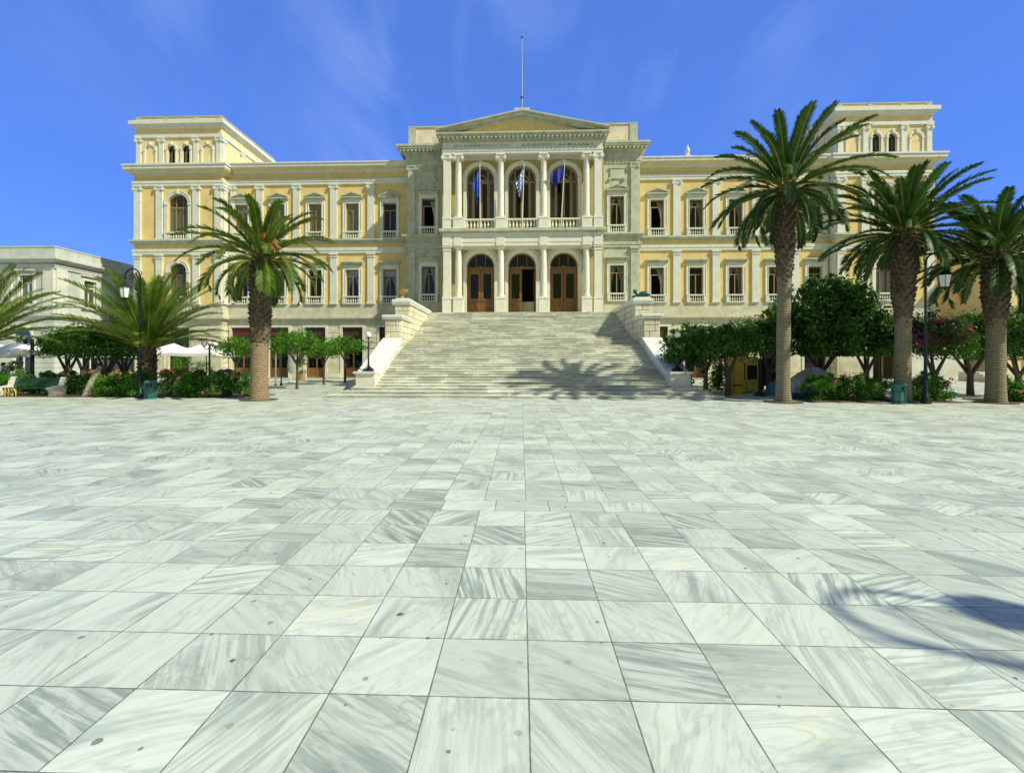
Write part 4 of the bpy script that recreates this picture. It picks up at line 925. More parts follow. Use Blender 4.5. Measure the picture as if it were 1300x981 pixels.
# ---------------------------------------------------------------- vegetation
def rv(r): 
    while True:
        v=Vector((r.uniform(-1,1),r.uniform(-1,1),r.uniform(-1,1)))
        if .05<v.length<1: return v.normalized()
def leaves(m,blobs,n,size,seed,clumps=26,flat=None,out=.5):
    """leaf-sized faces gathered in clumps through the crown's volume"""
    r=random.Random(seed); tot=sum(b[3]*b[4]*b[5] for b in blobs)
    for (cx,cy,cz,rx,ry,rz) in blobs:
        k=max(3,int(clumps*(rx*ry*rz/tot)**.6)); cl=[]
        for _ in range(k):
            d=rv(r); q=r.uniform(.45,1.02)**.6; cl.append((Vector((cx+d.x*rx*q,cy+d.y*ry*q,cz+d.z*rz*q)),r.uniform(.16,.34)*(rx+ry+rz)/3,d))
        for _ in range(max(2,k//4)):
            d=rv(r); d.z=abs(d.z)*.9; d.normalize(); cl.append((Vector((cx+d.x*rx*1.08,cy+d.y*ry*1.08,cz+d.z*rz*1.12)),.12*(rx+ry+rz)/3,d))
        for _ in range(int(n*rx*ry*rz/tot)):
            c,s,d=r.choice(cl); p=c+Vector((r.gauss(0,s),r.gauss(0,s),r.gauss(0,s*.8)))
            if flat is not None and p.z<flat+.12: p.z=flat+abs(r.gauss(0,.17))-.06
            nn=(rv(r)*.9+d*out+Vector((0,0,.35))).normalized(); t=nn.cross(rv(r)).normalized(); b=nn.cross(t); l=size*r.uniform(.7,1.4); w_=l*.42
            m.add([p-t*l*.5,p+b*w_*.5+nn*l*.05,p+t*l*.5-nn*l*.1,p-b*w_*.5+nn*l*.05],[(0,1,2,3)])
def tree(name,label,cat,loc,stems,blobs,n,size,seed,mat,bark,flat=None,group=None,clumps=26,flowers=None):
    o=thing(name,label,cat,loc,0,group); m=MB()
    for pts,rs in stems: m.tube(pts,rs,8)
    obj('trunk',m,bark,o,True); c=MB(); leaves(c,blobs,n,size,seed,clumps,flat); obj('crown',c,mat,o)
    if flowers: f=MB(); leaves(f,flowers[0],flowers[1],size*.6,seed+1,flowers[3] if len(flowers)>3 else 20,flat); obj('flowers',f,flowers[2],o)
    return o
# clipped bright orange trees left of the stairs
def small_tree(u,Y,label,w,seed,th=2.0,top=3.3,mat='leaf_orange',n=2600,name='orange_tree',cat='tree',grp='small clipped trees left of the stairs'):
    r=random.Random(seed); st_=[([(0,0,-.05),(.02,.01,th*.5),(r.uniform(-.05,.05),0,th*.75)],[.10,.075,.07])]
    for i in range(5):
        a=i*2*PI/5+seed; st_.append(([(0,0,th*.7),(w*.25*math.cos(a),w*.25*math.sin(a),th),(w*.6*math.cos(a),w*.6*math.sin(a),th+.45)],[.05,.04,.02]))
    hh=(top-th)/2; bl=[(0,0,th+hh*.9,w*.75,w*.75,hh)]
    for i in range(6): a=i*PI/3+seed; bl.append((w*.55*math.cos(a),w*.55*math.sin(a),th+hh*r.uniform(.6,1.0),w*.5,w*.5,hh*r.uniform(.7,.95)))
    return tree(name,label,cat,pg(u,Y),st_,bl,n,.15,seed,M[mat],M['bark'],th-.1,grp,34)
small_tree(300,30.5,'small clipped orange tree just left of the palm trunk, behind the hedge',1.3,11)
small_tree(377,28.6,'widest clipped orange tree nearest the palm on the left, with forked trunk',1.65,12,2.1,3.55,n=4200)
small_tree(411,32.5,'middle clipped orange tree of the row left of the stairs',1.35,13,2.0,3.2,n=2800)
small_tree(438,35.5,'brightest clipped orange tree, nearest the left stair pedestal',1.45,14,2.2,3.45,n=3000)
# dark ficus group left
def ficus(u,Y,label,w,top,under,seed,lean=0,mat='leaf_ficus',n=6000,grp='dark ficus trees behind the left hedge',bark=None,forks=4,flowers=None,size=.17,cat='tree',name='ficus_tree',baseoff=0,blob=None):
    r=random.Random(seed); f=under*.55; lx=lean
    st_=[([(baseoff,0,-.05),(baseoff*.5+lx*.3,.02,f*.5),(lx*.6,0,f)],[.17,.14,.13])]
    for i in range(forks):
        a=i*2*PI/forks+seed; d=w*.45; st_.append(([(lx*.6,0,f*.9),(lx+d*.4*math.cos(a),d*.4*math.sin(a),under*.8),(lx+d*math.cos(a),d*math.sin(a),under+.5)],[.09,.07,.04]))
    hh=(top-under)/2; bl=[(lx,0,under+hh,w*.75,w*.7,hh)]
    for i in range(7): a=i*2*PI/7+seed; bl.append((lx+w*.6*math.cos(a),w*.5*math.sin(a),under+hh*r.uniform(.7,1.1),w*.48,w*.48,hh*r.uniform(.6,.95)))
    return tree(name,label,cat,pg(u,Y),st_,blob or bl,n,size,seed,M[mat],bark or M['bark'],under-.1,grp,44,flowers)
ficus(86,26.5,'leftmost dark ficus of the group behind the bench hedge',1.4,3.5,2.05,21,n=4500)
ficus(105,29,'slender many-stemmed dark ficus in the middle of the left group',1.6,3.8,2.1,22,n=4500)
ficus(132,24.6,'dark ficus with pale leaning trunk rising out of the left hedge',1.9,3.5,2.0,23,lean=.1,baseoff=-.2,n=7000,forks=5)
ficus(158,26.8,'dark forked ficus beside the young date palm',1.5,3.6,2.0,24,n=4500)
o=thing('leaning_trunk','pale thick leaning trunk stump standing at the pavement edge beside the bench','tree trunk',pg(109,22.8)); m=MB(); m.tube([(0,0,-.03),(.16,.05,.5),(.36,.1,1.05),(.5,.3,1.5)],[.19,.16,.14,.1],10); obj('trunk',m,M['bark_pale'],o,True)
# right side
G2='clipped trees right of the stairs'
ficus(872,25.8,'clipped dark tree next to the right stair pedestal',1.2,3.5,1.5,31,n=5500,grp=G2)
ficus(896,29.5,'clipped dark tree between the stair pedestal and the yellow machine',1.6,3.8,1.9,32,n=5500,grp=G2)
ficus(924,24.8,'clipped dark tree with straight black trunk just left of the yellow machine',1.5,3.5,1.95,33,n=6000,grp=G2,forks=5)
ficus(948,30,'clipped dark tree growing behind the yellow machine',1.7,3.95,2.2,34,n=5000,grp=G2)
ficus(976,27,'clipped dark tree directly behind the tallest palm',1.5,3.9,2.2,35,n=5000,grp=G2)
o=thing('ivy_bush','tall dark shrub column standing between the stairs and the yellow machine','shrub',pg(905,27)); m=MB(); leaves(m,[(0,0,1.0,.5,.5,1.1),(.5,.2,.9,.4,.4,1.0)],2600,.13,36,20,0); obj('foliage',m,M['leaf_ficus'],o)
o=thing('pedestal_shrub','dark shrub growing against the right stair pedestal','shrub',pg(868,26)); m=MB(); leaves(m,[(0,0,.8,.45,.45,.95)],1600,.13,37,16,0); obj('foliage',m,M['leaf_ficus'],o)
bl=[(0,0,4.0,2.0,1.8,1.7),(-1.6,0,3.2,1.2,1.3,1.3),(1.5,.2,3.6,1.5,1.4,1.5),(.1,0,5.2,1.2,1.1,.75),(2.4,0,2.9,1.2,1.1,1.0),(-.3,-.8,2.7,1.6,1.0,.8),(-.9,0,4.7,1.0,1.0,.8),(1.2,-.3,4.9,.9,.9,.6),(-2.3,.1,4.1,.6,.6,.5),(.6,0,5.8,.55,.5,.4),(2.6,0,3.9,.7,.7,.5),(-1.3,.2,5.4,.5,.5,.45)]
ficus(1043,25.5,'large round dark ficus between the tallest palm and the thick palm',2.4,6,2.2,41,n=21000,grp='large dark trees on the right',forks=6,size=.24,blob=bl)
bl=[(0,0,3.1,1.3,1.2,1.1),(-.9,0,2.9,1.0,1.0,.8),(.9,.1,2.7,1.0,1.0,.8),(0,0,3.9,.8,.8,.5)]
ficus(1100,26.5,'lower bushy dark ficus just left of the thick palm',1.6,5,2.2,42,n=8000,grp='large dark trees on the right',forks=4,size=.22,blob=bl)
bl=[(0,0,2.9,1.3,1.1,.9),(-.8,0,2.9,.9,.9,.8),(.8,0,2.8,.9,.9,.7)]
ficus(1186,23.5,'twisted tree covered in magenta bougainvillea behind the right street lamp',1.4,3.9,2.0,43,n=6500,grp='flat topped trees at the right edge',forks=3,flowers=([(-.2,-.7,3.1,1.1,.5,.75),(-.9,-.5,2.6,.6,.4,.6)],900,M['magenta'],26),name='bougainvillea_tree')
bl=[(0,0,2.9,1.8,1.5,.95),(-1.2,0,2.8,1.0,1.0,.8),(1.3,0,2.9,1.0,1.0,.85),(0,0,3.4,1.4,1.2,.6)]
ficus(1232,25.5,'flat topped dark tree with straight trunk between the two right palms',2,4,2.0,44,n=9500,grp='flat topped trees at the right edge',forks=5,blob=bl)
ficus(1293,24.5,'flat topped dark tree cut by the right edge of the photo',2.0,4.3,1.95,45,n=9000,grp='flat topped trees at the right edge',forks=5)
# hedges
def hedge(u0,u1,Y,label,seed,hh=1.1,dep=.85,mat='leaf_hedge',fl=0,den=3300,flm='pink'):
    a,b=pt(u0,Y)[0],pt(u1,Y)[0]; L_=b-a; o=thing('hedge' if not fl else 'oleander_hedge',label,'hedge',((a+b)/2,Y+dep/2,0),0,'hedges along the edge of the square'); r=random.Random(seed); m=MB()
    k=max(2,int(L_/.45)); bl=[((-L_/2+L_*(i+.5)/k),r.uniform(-.08,.08),hh*r.uniform(.45,.53),.42,dep*.55,hh*r.uniform(.42,.54)) for i in range(k)]
    leaves(m,bl,int(den*L_),.10,seed,k*9,0); obj('foliage',m,M[mat],o)
    for i in range(k):
        s_=MB(); x=-L_/2+L_*(i+.5)/k
        for _ in range(3): s_.tube([(x,0,0),(x+r.uniform(-.18,.18),r.uniform(-.2,.2),hh*.6)],.018,4)
        obj('stem',s_,M['bark'],o)
    if fl:
        for _ in range(fl):
            f=MB()
            c=Vector((r.uniform(-L_/2,L_/2),-dep*.5-r.uniform(0,.1),r.uniform(.3,hh*1.0)))
            for _ in range(9):
                p=c+rv(r)*.05; nn=(rv(r)+Vector((0,-1,0))).normalized(); t=nn.cross(rv(r)).normalized(); b2=nn.cross(t); f.add([p-t*.045,p+b2*.035,p+t*.045,p-b2*.035],[(0,1,2,3)])
            obj('flower',f,M[flm],o)
    return o
hedge(-60,14,23.6,'low hedge at the far left edge behind the bench end',51)
hedge(22,70,24.2,'clipped hedge directly behind the green bench',52,1.05)
hedge(76,113,23.6,'dark clipped hedge between the bench and the leaning trunk',53,1.1,mat='leaf_ficus')
hedge(117,176,22.3,'bushy hedge between the leaning trunk and the arched lamp',54,1.15)
hedge(197,238,22.3,'oleander hedge with pink blossoms right of the teal bin',55,1.15,fl=3)
hedge(224,275,22.15,'round bright oleander bush in the left hedge row',56,1.12,fl=2)
hedge(276,318,22.6,'short dark hedge end beside the left palm trunk',57,1.08)
hedge(1034,1087,21.2,'pink flowering oleander hedge in front of the grey tarpaulin',58,1.15,fl=4)
hedge(1084,1133,21.0,'oleander hedge between the tarpaulin and the right teal bin',59,1.18,fl=3)
hedge(1150,1216,21.0,'rounded bush with red blossoms behind the right street lamp',60,1.15,fl=5,flm='magenta')
hedge(1284,1330,20.9,'flowering bush right of the last palm at the right edge',61,1.1,fl=5)
# planting beds under hedges
for i,(u0,u1,Y) in enumerate(((-90,320,22.45),(1030,1135,20.9),(1148,1222,20.8),(1283,1340,20.8))):
    a,b=pt(u0,Y)[0],pt(u1,Y)[0]; m=MB(); m.box(a,b,Y-.02,Y+2.2,-.02,.05); tag(obj('planting_bed',m,M['soil']),None,None,kind='structure')

# ---- palms
def palm(name,label,loc,h,rb,rt,zr,L,nf,seed,mat,up=78,down=-38,droop=70,leaf=.42,fruit=False,rsq=1.0,wleaf=.05,npair=44,sway=0,group='tall date palms around the square',base_flare=1.25):
    o=thing(name,label,'palm tree',loc,0,group); r=random.Random(seed)
    cx=lambda z: sway*(z/h)**1.5
    m=MB(); zz=[-.05,.15,.5,1.0]+[1.0+(zr-1.0)*i/5 for i in range(1,6)]
    if zr>1.2: m.tube([(cx(max(z,0)),0,z) for z in zz],[rb*base_flare,rb*(base_flare*.9),rb*1.05,rb]+[rb*(1+.02*math.sin(i*2)) for i in range(5)],20)
    if zr<=1.2: m.tube([(0,0,-.05),(0,0,zr)],[rb,rb],16)
    tr=obj('trunk',m,M['palmlow'] if mat!='palm2' else M['palmlow2'],o,True)
    m=MB(); m.tube([(cx(zr),0,zr-.05),(cx(zr+.4),0,zr+.4),(cx(h*.8),0,(zr+h)/2),(cx(h),0,h+.1)],[rb*.98,(rb+rt)/2*.95,rt*.93,rt*.8],16); obj('upper_trunk',m,M['palmbark'],tr,True)
    # old leaf bases in spirals
    k=MB(); zs=max(zr-.55,.05); n=0; step=.021*(rt/.4)**.2
    while zs<h+.25:
        a=n*2.399963; t=min(1,(zs-zr)/max(h-zr,.1)); rad=(rb+(rt-rb)*min(1,max(0,t)*3.0)) if t<.85 else rt*(1-(t-.85)*1.1)
        ca,sa=math.cos(a),math.sin(a); x0=cx(max(zs,0)); pr=rad+r.uniform(.01,.08); w_=r.uniform(.05,.085); lift=r.uniform(.10,.17)+(max(0,t-.8)*.7)
        P=lambda rr,ww,z_:(x0+rr*ca-ww*sa,rr*sa+ww*ca,z_)
        if zr<1.2 or r.random()<(zs-zr+.6)/.6: k.add([P(rad*.85,-w_,zs-.1),P(rad*.85,w_,zs-.1),P(pr,w_*.75,zs+lift*.6),P(pr,-w_*.75,zs+lift*.6),P(rad*.88,-w_*.6,zs+lift),P(rad*.88,w_*.6,zs+lift)],[(0,1,2,3),(3,2,5,4),(0,3,4),(1,5,2)])
        zs+=step*(1+.5*r.random())*(.42/max(rt,.2))*.75; n+=1
    obj('leaf_bases',k,M['palmbark'],tr)
    f=MB(); rc=MB()
    for i in range(nf):
        t=i/(nf-1); az=i*2.399963+r.uniform(-.15,.15); el=R(up-(up-down)*t**.85+r.uniform(-7,7)); Lf=L*(.80+.25*math.sin(PI*min(1,t*1.15)))*r.uniform(.9,1.08)
        dr=R(droop)*(.45+.55*t)*r.uniform(.75,1.2); 
        pts=[]; p=Vector((cx(h)+rt*.4*math.cos(az),rt*.4*math.sin(az),h+.25*(1-t))); nseg=12; e=el
        hd=Vector((math.cos(az),math.sin(az),0)); side=Vector((-math.sin(az),math.cos(az),0)); tw=r.uniform(-.25,.25)
        for s_ in range(nseg+1):
            pts.append(p.copy()); e=el-dr*((s_+.5)/nseg)**1.6; p=p+(hd*math.cos(e)+Vector((0,0,1))*math.sin(e)+side*tw*(s_/nseg)*.4)*(Lf/nseg)
        rc.tube(pts,[.035*(1-.85*s_/nseg) for s_ in range(nseg+1)],4)
        for j in range(npair):
            q_=.13+.87*(j+.5)/npair; s_=q_*nseg; i0=min(int(s_),nseg-1); fr=s_-i0; P0=pts[i0].lerp(pts[i0+1],fr); T_=(pts[i0+1]-pts[i0]).normalized(); U=side.cross(T_)*-1
            if U.dot(Vector((0,0,1)))<0 and abs(el)<1.2: U=-U
            ll=leaf*min(1,.35+q_/.3)*min(1,.42+(1-q_)/.30)*r.uniform(.85,1.12)
            for sg in (-1,1):
                d=(T_*.80+side*sg*.70+U*r.uniform(.15,.45)).normalized(); wv=T_*wleaf*.5; md=P0+d*ll*.45; tip=P0+d*ll+Vector((0,0,-.12*ll)); 
                f.add([P0-wv*.5,P0+wv*.5,md+wv,md-wv,tip],[(0,1,2,3),(3,2,4)])
    c=obj('crown',f,M[mat],o); obj('frond_stalks',rc,M['rachis'],c)
    if fruit:
        g_=MB()
        for i in range(130): a=r.uniform(-1.2,.9); e=r.uniform(.1,1.1); l=r.uniform(.5,1.0); d=Vector((math.cos(a)*math.cos(e),-abs(math.sin(a))*.6-.2,math.sin(e))).normalized(); p0=Vector((cx(h)+.15,-.1,h+.4)); p1=p0+d*l; p2=p1+Vector((d.x*.25,d.y*.2,-.25)); g_.tube([p0,p1,p2],[.008,.007,.012],3)
        obj('fruit_stalks',g_,M['pipe'],c)
    return o
P1=palm('date_palm','stout palm with orange fruit stalks left of the staircase',pg(329,21.3),6.3,.37,.47,2.55,3.2,54,101,'palm1',fruit=True,up=86,down=-24,droop=96,sway=.12,npair=74,leaf=.40,wleaf=.072)
P2=palm('date_palm','tallest palm, with slim trunk, right of the staircase',pg(994,20.8),8.9,.27,.39,5.3,3.45,60,102,'palm2',up=86,down=-40,droop=84,sway=.12,base_flare=1.35,npair=74,leaf=.40,wleaf=.072)
P3=palm('date_palm','thick trunked palm in front of the right tower',pg(1146,21.0),7.05,.29,.42,3.6,3.2,62,103,'palm2',up=86,down=-22,droop=72,sway=.05,npair=74,leaf=.40,wleaf=.072)
P4=palm('date_palm','rightmost thick palm, its crown cut by the right edge',pg(1264,20.8),5.95,.32,.46,3.5,3.45,66,104,'palm2',up=80,down=-24,droop=84,npair=74,leaf=.40,wleaf=.072)
P5=palm('young_date_palm','short young date palm with feathery upright fronds behind the left hedge',pg(187,24.2),2.35,.36,.42,.3,4.3,66,105,'palm3',up=86,down=24,droop=54,leaf=.50,wleaf=.06,npair=66,group='young date palms on the left')
P6=palm('young_date_palm','young date palm at the left edge with only its right fronds in view',pg(-28,23.5),2.6,.36,.42,.3,4.5,66,106,'palm3',up=86,down=22,droop=54,leaf=.50,wleaf=.06,npair=66,group='young date palms on the left')
for (x,y,r_) in ((P1.location.x,P1.location.y,.8),(P2.location.x,P2.location.y,.75),(P3.location.x,P3.location.y,.7),(P4.location.x,P4.location.y,.7)):
    m=MB(); m.lathe([(r_,0.004),(r_,.03),(r_*.1,.05)],x,y,20); tag(obj('tree_pit_soil',m,M['soil']),None,None,kind='structure')

# ---------------------------------------------------------------- cafe: parasols, chairs, tables
def parasol(u,Y,label,w,zt=2.95,ze=2.2,dx=0):
    x,y,z=pg(u,Y); o=thing('parasol',label,'parasol',(x,y,z),0,'white cafe parasols'); m=MB(); h=w/2
    n=8; ring=[]; vs=[(0,0,zt)]; fs=[]
    cor=[(-1,-1),(0,-1),(1,-1),(1,0),(1,1),(0,1),(-1,1),(-1,0)]
    for kk,fr in enumerate((.35,.7,1.0)):
        for i,(a,b) in enumerate(cor): sag=.07 if i%2 else 0; vs.append((a*h*fr,b*h*fr,zt-(zt-ze)*fr**.8-sag*fr))
    for i in range(8): fs.append((0,1+i,1+(i+1)%8))
    for kk in range(2):
        for i in range(8): fs.append((1+kk*8+i,9+kk*8+i,9+kk*8+(i+1)%8,1+kk*8+(i+1)%8))
    for i,(a,b) in enumerate(cor): vs.append((a*h,b*h,ze-.2-(.07 if i%2 else 0)))
    for i in range(8): fs.append((17+i,25+i,25+(i+1)%8,17+(i+1)%8))
    m.add(vs,fs); obj('canopy',m,M['canvas'],o)
    p=MB(); p.tube([(0,0,0),(0,0,zt)],.035,8); 
    for i,(a,b) in enumerate(cor):
        if i%2==0: p.tube([(0,0,zt-.55),(a*h*.95,b*h*.95,ze-.02)],.012,4)
    obj('pole',p,M['iron_black'],o); b=MB(); b.bbox(-.3,.3,-.3,.3,0,.1); obj('foot',b,M['stone'],o)
parasol(218,33,'white cafe parasol just right of the young palm',2.9)
parasol(262,32.6,'white cafe parasol before the left tower stonework',3.0)
parasol(-12,28,'white cafe parasol at the left edge above the seated person',2.6,2.95,2.2)
parasol(26,27.6,'second white cafe parasol from the left edge beside the black signpost lamp',2.6,2.95,2.2)
parasol(140,34,'white cafe parasol seen under the dark ficus crowns',3.6,2.75,2.1)
# folded parasol
o=thing('folded_parasol','folded grey parasol on a white foot among the clipped orange trees','parasol',pg(369,35)); m=MB(); m.lathe([(.05,.75),(.2,.8),(.24,1.2),(.2,1.7),(.13,2.1),(.17,2.3),(.05,2.5)],0,0,9); obj('canopy',m,M['canvas_grey'],o); m=MB(); m.tube([(0,0,0),(0,0,2.6)],.03,6); obj('pole',m,M['pole_white'],o); m=MB(); m.bbox(-.28,.28,-.28,.28,0,.1); obj('foot',m,M['pole_white'],o)
for u,Y,h,mm,lb in ((350,31.5,2.2,'bark_pale','thin wooden stake left of the green pole'),(357,31.8,2.7,'iron','thin dark green pole beside the wooden stake')):
    o=thing('pole',lb,'pole',pg(u,Y)); m=MB(); m.tube([(0,0,0),(0,0,h)],.045,7); obj('shaft',m,M[mm],o,True); m=MB(); m.lathe([(.09,0),(.09,.15),(.06,.2)],0,0,8); obj('base',m,M[mm],o)
o=thing('potted_shrub','dark potted shrub in front of the shop doors left of the stairs','potted plant',pg(383,38)); m=MB(); m.lathe([(.22,0),(.3,.45),(.27,.46)],0,0,12); obj('pot',m,M['terracotta'],o); m=MB(); leaves(m,[(0,0,1.1,.35,.35,.75)],900,.12,71,14,.45); obj('foliage',m,M['leaf_ficus'],o)
def make_chair(mat,label,group):
    o=thing('cafe_chair',label,'chair',(0,0,0),0,group); m=MB(); m.bbox(-.24,.24,-.22,.24,.42,.48,.02); obj('seat',m,M[mat],o)
    m=MB(); pts=[]
    for i in range(9):
        a=PI*(i/8); pts.append((-.27*math.cos(a),.02+.26*math.sin(a)))
    for i in range(8):
        (x0,y0),(x1,y1)=pts[i],pts[i+1]; za=.66+.24*math.sin(PI*i/8); zb=.66+.24*math.sin(PI*(i+1)/8)
        m.quad((x0,y0,.5),(x1,y1,.5),(x1,y1*1.1,zb),(x0,y0*1.1,za)); m.tube([(x0,y0*1.1,za),(x1,y1*1.1,zb)],.018,5)
    obj('backrest',m,M[mat],o)
    for a in (-.21,.21):
        for b in (-.19,.2):
            m=MB(); m.tube([(a,b,.42),(a*1.08,b*1.1,0)],.017,5); obj('leg',m,M[mat],o)
    return o
def chairs(mat,spots,seed):
    first=None; r=random.Random(seed)
    for u,Y,lb,grp in spots:
        if first is None: o=first=make_chair(mat,lb,grp)
        else: o=copy_tree(first); o['label']=lb; o['group']=grp
        o.location=pg(u,Y); o.rotation_euler=(0,0,r.uniform(0,2*PI)); o.scale=(1.15,1.15,1.15)
        o['category']='chair'
ga='brown wicker chairs under the left ficus trees'; gb='brown wicker chairs beneath the parasols'; gc='black cafe chairs before the left tower'; gd='black cafe chairs at the left edge'
chairs('wicker',[(u,Y,'brown wicker cafe chair under the left ficus trees, seen over the hedge',ga) for u,Y in ((118,32),(124,34),(131,32.5),(138,34.5),(144,32.2),(150,35),(157,33),(164,34.4),(171,32.6),(112,34.2))]+[(u,Y,'brown wicker cafe chair beneath the white parasols beside the young palm',gb) for u,Y in ((203,33),(210,35),(216,33.5),(222,35.4),(228,33.2),(235,35))],5)
chairs('dark_wicker',[(u,Y,'black cafe chair before the left tower stonework, seen over the hedge',gc) for u,Y in ((244,33),(252,35),(258,33.4),(272,34.8),(278,33),(286,34.6),(297,33.5),(305,35))]+[(u,Y,'black cafe chair left of the marble house corner, seen over the bench hedge',gd) for u,Y in ((45,30),(56,31.5),(68,30.5),(76,32),(88,31),(98,33))],6)
def make_table(): 
    o=thing('cafe_table','small round white cafe table among the chairs behind the left hedge','table',(0,0,0),0,'cafe tables behind the left hedge'); m=MB(); m.lathe([(.38,.74),(.38,.77)],0,0,18); obj('tabletop',m,M['pole_white'],o); m=MB(); m.lathe([(.22,0),(.2,.03),(.035,.06),(.03,.74)],0,0,10); obj('leg',m,M['iron_black'],o,True); return o
t0=make_table()
for i,(u,Y) in enumerate(((121,33.2),(134,33.5),(147,33.6),(160,33.9),(213,34.2),(230,34.1),(255,34.2),(280,34),(300,34.4),(62,31),(92,32))):
    o=t0 if i==0 else copy_tree(t0); o.location=pg(u,Y)
# seated person at the far left
def person(loc,label):
    o=thing('person',label,'person',loc,R(-20)); me=bpy.data.meshes.new('body')
    J=[(0,.05,.50,.15),(0,.06,.72,.14),(0,.04,.98,.15),(0,.02,1.08,.09),(0,.0,1.16,.055),(0,-.02,1.30,.10),(0,-.02,1.38,.09),
       (-.19,.03,1.02,.065),(-.24,-.05,.78,.05),(-.10,-.28,.80,.035),(.19,.03,1.02,.065),(.25,-.05,.78,.05),(.14,-.30,.82,.035),
       (-.10,.0,.50,.10),(-.12,-.42,.50,.075),(-.12,-.42,.08,.05),(-.12,-.56,.04,.045),(.10,.0,.50,.10),(.12,-.42,.50,.075),(.12,-.40,.08,.05),(.12,-.54,.04,.045)]
    E_=[(0,1),(1,2),(2,3),(3,4),(4,5),(5,6),(2,7),(7,8),(8,9),(2,10),(10,11),(11,12),(0,13),(13,14),(14,15),(15,16),(0,17),(17,18),(18,19),(19,20)]
    for s,w0 in ((-1,9),(1,12)):       # fingers
        x,y,z,_=J[w0]
        for k in range(4): J.append((x-s*.0+(k-1.5)*.02,y-.09-(.01 if k in(1,2) else 0),z-.01,.009)); E_.append((w0,len(J)-1))
        J.append((x-s*-.035*-1,y-.05,z+.02,.011)); E_.append((w0,len(J)-1))
    me.from_pydata([j[:3] for j in J],E_,[]); b=bpy.data.objects.new('body',me); C.objects.link(b); sm=b.modifiers.new('s','SKIN'); ss=b.modifiers.new('u','SUBSURF'); ss.levels=1; ss.render_levels=1
    for i,j in enumerate(J): me.skin_vertices[0].data[i].radius=(j[3],j[3])
    me.skin_vertices[0].data[0].use_root=True
    dg=bpy.context.evaluated_depsgraph_get(); m2=bpy.data.meshes.new_from_object(b.evaluated_get(dg)); bpy.data.objects.remove(b)
    m2.name='body'; m2.materials.clear()
    for k in ('skin','shirt','trousers'): m2.materials.append(M[k])
    for p in m2.polygons:
        c=p.center; p.use_smooth=True; p.material_index=2 if (c.z<.55) else (1 if c.z<1.12 and c.y>-.14 else 0)
    bo=bpy.data.objects.new('body',m2); C.objects.link(bo); bo.parent=o
    h=MB(); h.lathe([(.09,1.33),(.112,1.38),(.10,1.44),(.05,1.48),(.01,1.49)],0,.0,12); obj('hair',h,M['hair'],o,True)
    fc=MB(); fc.tube([(0,-.115,1.35),(0,-.145,1.31),(0,-.12,1.30)],[.008,.014,.01],6)
    for s in(-1,1): fc.ball((s*.105,-.01,1.33),.02,6,5)
    obj('nose_and_ears',fc,M['skin'],o,True)
    ey=MB(); 
    for s in(-1,1): ey.ball((s*.035,-.108,1.35),.010,6,5)
    ey.box(-.025,.025,-.122,-.112,1.265,1.272); obj('eyes_and_mouth',ey,M['hair'],o,True)
person((*pg(4,28.5)[:2],gz(28.5)+.14),'person in a blue grey shirt sitting at a cafe table under the left parasol')
chairs('wicker',[(4,28.55,'brown wicker cafe chair the seated person is sitting on','occupied chair')],8)
o=thing('white_flowering_shrub','pale leaved shrub behind the hedge left of the black signpost lamp','shrub',pg(20,26.2)); m=MB(); leaves(m,[(0,0,1.0,.7,.4,.6)],1300,.13,81,16,0); obj('foliage',m,M['leaf_pale'],o)
o=thing('cafe_shrub','yellow green bushy plant standing between the cafe parasols','shrub',pg(232,36)); m=MB(); leaves(m,[(0,0,1.5,.5,.5,1.0)],1300,.15,82,16,0); obj('foliage',m,M['leaf_orange'],o)
o=thing('feathery_plant','loose light plant between the black chairs before the left tower','shrub',pg(254,36)); m=MB(); leaves(m,[(0,0,.9,.9,.4,.7)],800,.15,83,18,0); obj('foliage',m,M['leaf_pale'],o)

# ---------------------------------------------------------------- yellow machine, covered things
o=thing('photo_booth','yellow coin machine with dark screen and colourful panel under the trees','vending machine',pg(942,27.2),R(12))
m=MB(); m.bbox(-.72,.72,-.4,.5,.05,1.98,.03); m.bbox(-.74,-.1,-.42,.52,0,.06,.01); obj('cabinet',m,M['yellow'],o)
m=MB(); m.bbox(.02,.62,-.43,-.40,.72,1.5,.01); obj('screen',m,M['dark'],o)
def dots():
    mt,nt,b=newmat('colourful_panel'); v=N(nt,'ShaderNodeTexVoronoi'); v.inputs['Scale'].default_value=7; nt.links.new(geo(nt),v.inputs['Vector']); hs=N(nt,'ShaderNodeHueSaturation'); setin(hs,Saturation=1.3,Value=.5); nt.links.new(v.outputs['Color'],hs.inputs['Color'])
    nt.links.new(mixc(nt,mathn(nt,'LESS_THAN',v.outputs['Distance'],.42),(.6,.5,.03),hs.outputs[0]),b.inputs['Base Color']); return mt
dm=dots()
for bb in ((-.05,.66,.1,.68),(-.3,.66,1.58,1.9)): m=MB(); m.bbox(bb[0],bb[1],-.43,-.40,bb[2],bb[3],.01); obj('picture_panel',m,dm,o)
m=MB(); m.box(-.16,-.1,-.415,-.39,.7,1.85); obj('trim_strip',m,M['dark'],o)
o=thing('yellow_box','small yellow plinth box in front of the yellow machine','box',pg(937,25.9)); m=MB(); m.bbox(-.16,.16,-.15,.15,.03,.46,.02); m.bbox(-.19,.19,-.18,.18,0,.04,.01); obj('body',m,M['yellow'],o); m=MB(); m.bbox(-.19,.19,-.18,.18,.46,.5,.01); obj('lid',m,M['dark'],o)
o=thing('covered_cart','black round topped covered cart right of the yellow machine','cart',pg(971,29)); m=MB(); m.prism([(-.75,.25),(.75,.25),(.75,1.4),(.6,1.72),(.3,1.85),(-.3,1.85),(-.6,1.72),(-.75,1.4)],'y',-.5,.5); obj('cover',m,M['dark'],o)
